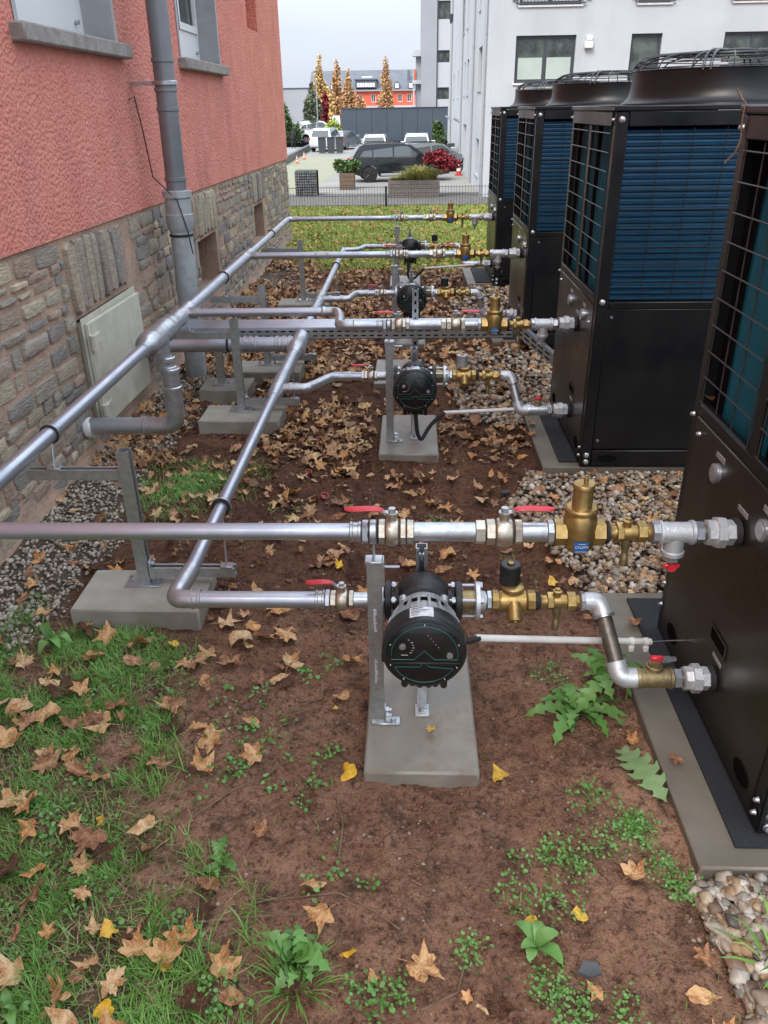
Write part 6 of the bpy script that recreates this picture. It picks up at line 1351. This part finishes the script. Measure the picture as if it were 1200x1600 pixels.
# weeds with big leaves
def weed_leaf(L, w, lobes, seed, cup=.25, arch_=.35):
    r = random.Random(seed); N = 22 if lobes else 12; mb = MB(); vs = []
    for i in range(N+1):
        f = i/N; base = w*(.18+.82*math.sin(math.pi*min(1, f*.92+.05))**.8)
        if lobes: base *= ((1.1, .85, .42, .7)[i % 4])
        if f > .93: base *= .35
        z = L*(arch_*math.sin(f*2.4)-.12*f*f)
        x = f*L; sk = .45*base*(1 if lobes and i % 4 == 0 else 0)
        vs += [(x-sk, -base*(1+.15*r.random()), z+base*cup), (x, 0, z), (x-sk, base*(1+.15*r.random()), z+base*cup)]
    fs = []
    for i in range(N): fs += [(3*i, 3*i+1, 3*i+4, 3*i+3), (3*i+1, 3*i+2, 3*i+5, 3*i+4)]
    return mb.add(vs, fs)
def rosette(name, label, cat, x, y, n, L, w, lobes, m, arch_=.35, a0=0, a1=6.28):
    t = thing(name, label, cat, (x, y, float(gz(x, y))+.002)); me = [mesh('leaf', weed_leaf(L*s, w*s, lobes, k, arch_=arch_), m) for k, s in enumerate((1, .8, 1.15))]
    for i in range(n):
        o = link('leaf', me[i % 3], t); a = a0+(a1-a0)*i/n+random.uniform(-.25, .25); s = random.uniform(.6, 1.1)
        o.rotation_euler = (random.uniform(-.3, .3), random.uniform(-.55, .12), a); o.scale = (s, s, s); o.location = (random.uniform(-.008, .008), random.uniform(-.008, .008), .002)
    return t
rosette('dandelion', 'large toothed dandelion clump beside the nearest heat pump plinth', 'weed', .49, 1.84, 22, .145, .020, True, 'weed', .3)
rosette('dandelion', 'upright toothed dandelion leaves touching the white elbow', 'weed', .59, 1.95, 7, .15, .026, True, 'weed', .45)
rosette('dandelion', 'small dandelion in the lower left centre next to a dead leaf', 'weed', -.455, 1.30, 9, .058, .012, True, 'weed', .3)
rosette('dandelion', 'bright green dandelion at the bottom edge left of centre', 'weed', -.24, 1.04, 12, .095, .018, True, 'weed', .5)
rosette('plantain', 'oval-leaved weed under a yellow leaf in the lower right', 'weed', .265, 1.085, 9, .055, .014, False, 'weed', .35)
rosette('plantain', 'small oval-leaved sprout near the large pale toothed leaf', 'weed', .64, 1.52, 5, .03, .009, False, 'weed', .3)
rosette('seedling', 'small bright green sprout left of the nearest support block', 'weed', -1.17, 2.10, 7, .07, .012, False, 'weed', .9)
rosette('seedling', 'bright green leaves at the lower left corner of the grass', 'weed', -.78, .93, 6, .045, .008, False, 'weed', .7)
bl = thing('fallen_weed_leaf', 'single large pale toothed leaf lying beside the nearest plinth', 'leaf', (.575, 1.66, .03))
o = link('blade', mesh('blade', weed_leaf(.19, .034, True, 9, .12, .12), 'weed_pale'), bl); o.rotation_euler = (.15, .0, R(-68)); o.scale = (1, 1.25, 1)
tuft('grass_tuft', .76, 1.04, .03, .12, .07, 34, 'grass', .010, 'bright green wide-bladed grass tuft on the pebbles at the right edge', 'grass', (.74, 1.06, .03), lean=1.2)
tuft('grass_tuft', -.235, 1.0, .0, .09, .05, 60, 'grass', .004, 'fine grass tuft under the bottom dandelion', 'grass', (-.235, 1.0, .0), lean=1.2)
# fallen leaves -------------------------------------------------------------
def leaf_tpl(kind, seed, fine=True):
    r = np.random.default_rng(seed)
    if kind == 'maple':
        h = [(0, 1.0), (9, .72), (16, .70), (22, .60), (30, .53), (38, .66), (46, .76), (54, .93), (63, .74), (72, .64), (82, .50), (95, .60), (110, .72), (122, .58), (140, .50), (160, .42), (175, .2)]
    elif kind == 'round':
        h = [(0, 1.0), (14, .80), (32, .74), (52, .72), (75, .68), (100, .66), (125, .64), (150, .55), (170, .38)]
    else:
        h = [(0, 1.0), (10, .72), (25, .55), (50, .42), (80, .38), (110, .40), (140, .48), (165, .6), (178, .5)]
    ang = np.array([a for a, _ in h]+[-a for a, _ in h[::-1] if a > 0]); rad = np.array([b for _, b in h]+[b for a, b in h[::-1] if a > 0]); rad = rad*(1+r.normal(0, .085 if kind == 'maple' else .03, len(rad)))*np.where(r.random(len(rad)) < (.06 if kind == 'maple' else 0), .6, 1); n = len(ang); an = np.radians(ang)
    ring = np.stack([np.sin(an)*rad, np.cos(an)*rad], 1)
    P = [np.zeros((1, 2))]+([ring*.55, ring] if fine else [ring]); P = np.concatenate(P)
    x, y = P[:, 0], P[:, 1]; rr = np.hypot(x, y); th = np.arctan2(x, y)
    z = r.uniform(.1, .6)*np.abs(x)**1.5*r.choice([-1, 1, 1])+r.uniform(-.35, .55)*y*y+.22*rr**1.5*np.sin(3*th+r.uniform(0, 6))+.15*rr*np.sin(5*th+r.uniform(0, 6))+(.08*rr**2*np.sin(9*th+r.uniform(0, 6)))
    V = np.stack([x, y, z-z.min()*.6], 1); F = []
    for i in range(n):
        j = (i+1) % n
        F.append((0, 1+i, 1+j))
        if fine: F += [(1+i, 1+n+i, 1+n+j), (1+i, 1+n+j, 1+j)]
    # stalk
    k = len(V); L = r.uniform(.4, .9); bx = r.uniform(-.2, .2); st = np.array([(-.018, -.1, V[0, 2]), (.018, -.1, V[0, 2]), (bx-.014, -.1-L, .06), (bx+.014, -.1-L, .06)]); V = np.concatenate([V, st]); F += [(k, k+1, k+3), (k, k+3, k+2)]
    return V, np.array(F)
TP = {k: [leaf_tpl(k, s+10*i, True) for s in range(6)] for i, k in enumerate(('maple', 'round', 'long'))}
TPc = {k: [leaf_tpl(k, s+10*i, False) for s in range(6)] for i, k in enumerate(('maple', 'round', 'long'))}
LM = {}
def leaf_mesh(kind, i, m):
    if (kind, i, m) not in LM: LM[(kind, i, m)] = np_mesh('leaf', *TP[kind][i], m)
    return LM[(kind, i, m)]
FG = 'fallen autumn leaves on the ground'
def put_leaf(x, y, kind, m, s, label, z=None, rz=None, tilt=.22, v=None, name='fallen_leaf'):
    o = link(name, leaf_mesh(kind, random.randrange(6) if v is None else v, m)); zz = float(gz(x, y)) if z is None else z
    o.location = (x, y, zz+.009+s*.10+(.012*float(m_grassL(np.array(x), np.array(y))) if z is None else 0)); o.scale = (s, s, s); o.rotation_euler = (random.gauss(0, tilt), random.gauss(0, tilt), random.uniform(0, 6.28) if rz is None else rz)
    return tag(o, label, 'leaf', FG)
HERO = [(-.162, 1.577, 'round', 'leaf_yellow', .036, 'yellow leaf just left of the nearest pump slab', 2.6), (.239, 1.561, 'round', 'leaf_yellow', .034, 'pale yellow round leaf right of the nearest pump slab', .4),
 (-.424, 1.625, 'maple', 'leaf_tan', .048, 'tan maple leaf with long stalk on bare soil left of the nearest slab', 1.9), (-.392, 1.024, 'maple', 'leaf_tan', .056, 'speckled golden maple leaf upright at the bottom edge', .3),
 (-.488, 1.085, 'maple', 'leaf_tan', .052, 'pale tan maple leaf beside the bottom golden one', -.4), (-.651, 1.104, 'round', 'leaf_yellow', .028, 'small pale yellow leaf in the lower left grass', .8),
 (-.124, 1.062, 'round', 'leaf_yellow', .027, 'yellow leaf alone on bare soil at the bottom centre', 2.), (.262, 1.138, 'round', 'leaf_yellow', .026, 'vivid yellow leaf on top of the oval-leaved weed', 1.5),
 (.368, 1.156, 'round', 'leaf_yellow', .026, 'orange-yellow leaf right of the vivid yellow one', .2), (.018, 1.033, 'maple', 'leaf_tan', .060, 'large brown and yellow maple leaf at the bottom centre', 4.2),
 (-.77, 1.396, 'round', 'leaf_yellow', .022, 'small yellow leaf in the grass left of the bare soil', 1.), (-.596, .935, 'round', 'leaf_yellow', .026, 'yellow leaf at the very bottom edge in the grass', 2.2),
 (-.848, 1.195, 'maple', 'leaf_brown', .066, 'big brown maple leaf in the lower left grass', 2.9), (-.773, 1.273, 'maple', 'leaf_tan', .042, 'tan leaf just above the big brown one in the grass', 1.2),
 (-.609, 1.729, 'maple', 'leaf_tan', .036, 'tan leaf on soil between grass and nearest slab', 4.0), (-1.02, 2.171, 'maple', 'leaf_tan', .055, 'large tan leaf leaning at the front of the nearest concrete block', 1.3),
 (-.775, 2.11, 'round', 'leaf_yellow', .026, 'bright yellow leaf in front of the nearest concrete block', 2.4), (.625, 1.723, 'maple', 'leaf_tan', .030, 'orange leaf between the dandelion and the plinth', .5),
 (.532, 2.541, 'round', 'leaf_yellow', .030, 'yellow leaf on the edge of the pebbles behind the brass fittings', .5), (-.221, 1.825, 'round', 'leaf_yellow', .016, 'tiny round yellow leaf left of the nearest front post', 0.),
 (-.197, 1.882, 'round', 'leaf_tan', .034, 'tan leaf next to the tiny yellow one left of the front post', 2.), (-.54, 2.106, 'maple', 'leaf_tan', .036, 'tan leaf on soil under the nearest return pipe', 5.),
 (-.221, 1.224, 'long', 'leaf_tan', .05, 'folded pale leaf with long stalk on the central bare soil', 2.1), (-.458, 1.227, 'long', 'leaf_brown', .045, 'curled brown leaf under the small dandelion', 1.1),
 (-.364, 1.374, 'maple', 'leaf_brown', .036, 'crumpled brown leaf on bare soil right of the grass', .9), (-.983, 1.575, 'maple', 'leaf_brown', .055, 'brown maple leaf at the left edge of the grass', .3),
 (-.895, 1.553, 'maple', 'leaf_brown', .05, 'reddish brown maple leaf overlapping its neighbour in the grass', 5.6), (-.935, 1.363, 'maple', 'leaf_tan', .042, 'tan maple leaf low at the left edge of the grass', 2.),
 (-.766, 1.638, 'maple', 'leaf_brown', .042, 'brown leaf where grass gives way to soil', 3.), (-.866, 1.807, 'maple', 'leaf_brown', .048, 'brown cupped maple leaf in the upper part of the grass', 3.6), (-.993, 1.862, 'maple', 'leaf_tan', .05, 'large tan maple leaf in the upper part of the grass', .9),
 (-.279, 2.66, 'maple', 'leaf_yellow', .034, 'yellow leaf between the two nearest pipes', .9), (-.531, 2.838, 'round', 'leaf_yellow', .03, 'yellow leaf on dark soil behind the nearest upper pipe', .9), (.604, 1.052, 'maple', 'leaf_brown', .036, 'reddish leaf on the pebbles in the lower right', .6)]
for x, y, k, m, s, lb, rz in HERO: put_leaf(x, y, k, m, s, lb, rz=rz, tilt=.3)
put_leaf(.06, 1.701, 'maple', 'leaf_yellow', .022, 'small yellow leaf lying on the nearest pump slab', z=.046, tilt=.1)
put_leaf(.70, 1.60, 'maple', 'leaf_brown', .03, 'brown leaf on the nearest heat pump plinth below the tee', z=.046, tilt=.1)
put_leaf(.74, 2.22, 'round', 'leaf_brown', .035, 'curled brown leaf on the rubber mat behind the white conduit', z=.055, tilt=.2)
put_leaf(.83, 2.16, 'round', 'leaf_tan', .03, 'tan leaf caught behind the wire guard of the nearest heat pump', z=.85, tilt=.5)
put_leaf(.66, 4.1, 'maple', 'leaf_brown', .04, 'brown leaf on the second heat pump plinth near the union', z=.046, tilt=.1)
put_leaf(.64, 3.95, 'maple', 'leaf_tan', .035, 'tan leaf on the second heat pump plinth', z=.046, tilt=.1)
def dens(x, y):
    d = np.full(x.shape, 7.); n = fbm(x+2, y+7, 4, 2.2)
    d = np.where((y < 2.5) & (m_grassL(x, y) > .25), 125., d); d = np.where((y < 1.12) & (x > -.45), 50., d)
    d = np.where((y > 1.9) & (y < 3.7) & (x < .1), 110., d); d = np.where((y > 1.95) & (y < 3.7) & (x >= .1), 55., d)
    d = np.where((y >= 3.5) & (x < -.25), 520*(.15+1.4*sst(.35, .6, n)), d); d = np.where((y >= 3.7) & (x >= -.25), 230*(.3+1.2*sst(.35, .6, n)), d)
    d = np.where((y < 3.6) & (x < -1.25), 60., d)
    d = np.where(m_peb(x, y) > .5, np.where(y < 1.4, 20., 150.), d); d = np.where(m_lawn(x, y) > .5, 75., d)
    d = np.where((y > 1.15) & (y < 2.3) & (x > -.35) & (x < .6), 4., d)
    return d
NB = 60000; A_ = 3.9*14.6; lx = rng.uniform(WX-.7, WX+3.2, NB); ly = .8+14.4*rng.random(NB)
keep = (dens(lx, ly) > rng.random(NB)*(NB/A_)) & free(lx, ly, .01); lx, ly = lx[keep], ly[keep]; n = len(lx)
onl = m_lawn(lx, ly) > .5
ls = np.where(onl, rng.uniform(.03, .055, n), rng.uniform(.018, .050, n)*np.where((ly < 2.4) & (lx < -.2), 1.22, 1.)); score = ls/np.hypot(ly, .9); order = np.argsort(-score)
hx = np.array([h[0] for h in HERO]); hy = np.array([h[1] for h in HERO])
cnt = 0; restI = []
ZL = [(lambda x, y: bool(m_grassL(np.array(x), np.array(y)) > .25), 'in lower left grass'), (lambda x, y: x > .55 and y < 1.3, 'on lower right pebbles'), (lambda x, y: y < 1.3, 'along the bottom edge'),
      (lambda x, y: y < 1.95, 'around nearest slab'), (lambda x, y: y < 2.55, 'under nearest pipes'), (lambda x, y: x < -1.2, 'on wall-side gravel'), (lambda x, y: True, 'between first and second row')]
for i in order:
    x, y = lx[i], ly[i]
    if cnt < 255 and not onl[i]:
        if np.min(np.hypot(hx-x, hy-y)) < .035: continue
        m, cn = random.choices((('leaf_brown', 'brown'), ('leaf_tan', 'tan'), ('leaf_dark', 'dark'), ('leaf_yellow', 'yellow')), (3.6, 5, 1.4, .7))[0]
        kind = random.choices(('maple', 'round', 'long'), (5, 2, 3) if cn != 'yellow' else (0, 1, 0))[0]; kn = {'maple': 'lobed', 'round': 'rounded', 'long': 'narrow'}[kind]
        zn = next(t for f, t in ZL if f(x, y))
        sz = 'small' if ls[i] < .03 else 'medium' if ls[i] < .042 else 'large'; lv = i % 6; side = 'far left' if x/y < -.55 else 'left of pumps' if x < -.2 else 'mid-row' if x < .2 else 'right of pumps'
        tl = random.choice((.1, .35)); rzz = random.uniform(0, 6.28); put_leaf(x, y, kind, m, ls[i]*(.55 if cn == 'yellow' else 1), f"{sz} {cn} {kn} {'flat' if tl < .2 else 'curled'} leaf {zn}, {side}, tip toward {('lawn', 'house', 'viewer', 'units')[int(((rzz+.785) % 6.283)//1.5708)]}", tilt=tl, v=lv, rz=rzz); cnt += 1
    else: restI.append(i)
restI = np.array(restI)
def stuff_leaves(name, I, m, label):
    Vs, Fs, Ts = [], [], []; off = 0; g_ = np.arange(len(I)) % 12
    for q in range(12):
        J = I[g_ == q]; kind = ('maple', 'maple', 'round', 'long')[q % 4]; tv, tf = TPc[kind][q % 6]; k = len(J)
        if not k: continue
        sc_ = np.repeat(ls[J][:, None], 3, 1); P = np.stack([lx[J], ly[J], gz(lx[J], ly[J])+.004+.02*rng.random(k)+ls[J]*.06], 1)
        V, F = scatter(tv, tf, P, rots(rng.normal(0, .4, k), rng.normal(0, .4, k), rng.uniform(0, 6.28, k)), sc_); Vs.append(V); Fs.append(F+off); off += len(V); Ts.append(np.repeat(rng.random(k), len(tv)))
    o = link(name, np_mesh(name, np.concatenate(Vs), np.concatenate(Fs), m, np.concatenate(Ts))); o['kind'] = 'stuff'; o['label'] = label; o['category'] = 'leaves'
stuff_leaves('leaf_litter', restI[~onl[restI]], 'leaf_litter', 'thick litter of brown maple leaves between the pipe rows')
stuff_leaves('lawn_leaves', restI[onl[restI]], 'lawn_leaf', 'yellow and tan leaves strewn over the lawn')
# twigs, scraps
TW = [((-.62, 1.12), (-.45, 1.16), (-.28, 1.21), (-.18, 1.27)), ((-.50, 1.13), (-.36, 1.15), (-.22, 1.15)), ((-.55, 1.42), (-.47, 1.50), (-.38, 1.56), (-.30, 1.68)), ((-.17, 1.30), (-.17, 1.40), (-.19, 1.50)), ((-1.25, 2.62), (-1.1, 2.72), (-.98, 2.84)), ((.38, 1.97), (.46, 2.0), (.56, 1.98)), ((.02, .95), (.10, .99), (.12, 1.06)), ((-.02, 1.12), (-.08, 1.16), (-.16, 1.20), (-.30, 1.20)), ((-1.1, 1.55), (-1.0, 1.62), (-.9, 1.66))]
TWL = ['thin twig reaching across the lower left soil', 'short dark twig below the long thin one', 'fine twig beside the tan stalked leaf', 'upright fine twig on the central soil', 'thin twig on the gravel by the wall', 'thin twig beside the dandelion clump', 'curved dry stem at the bottom edge', 'faint root running left across the central soil', 'pale dry stem in the grass at the left edge']
for p, lb in zip(TW, TWL):
    single('twig', MB().tube([(x+random.uniform(-.008, .008), y, float(gz(x, y))+.007) for x, y in p], [.0028-.0018*i/len(p) for i in range(len(p))], 5), 'twig', lb, 'twig', 'twigs on the soil', loc=(p[0][0], p[0][1], 0))
for x, y, lb, m in ((.43, 3.32, 'flat grey slate chip on the soil beside the second plinth', 'gabion'), (1.18, 3.0, 'square grey stone flake on the pebbles by the nearest heat pump', 'sill'), (.36, 1.03, 'narrow dark slate splinter in the lower right soil', 'gabion')):
    z = float(gz(x, y))+.02; single('stone_chip', MB().prism([(x-.022, y-.008), (x+.0, y-.018), (x+.026, y-.010), (x+.02, y+.013), (x-.006, y+.016)], lambda u, v, d: (u, v, z+d), 0, .008), m, lb, 'stone', loc=(x, y, z))
for x, y, lb in ((-.50, 3.52, 'red plastic cap lying on the dark soil left of the second pump'), (-.49, 3.95, 'red plastic cap below the second row double bend'), (-.40, 3.30, 'red plastic cap nearest to the viewer on the dark soil')):
    z = float(gz(x, y))+.012; single('plastic_cap', MB().lathe([(-.012, .016), (.010, .018), (.010, .015), (-.006, .014)], (.3, -.5, .8), (x, y, z), 16), 'cap_red', lb, 'cap', 'red plastic caps on the soil', loc=(x, y, z))
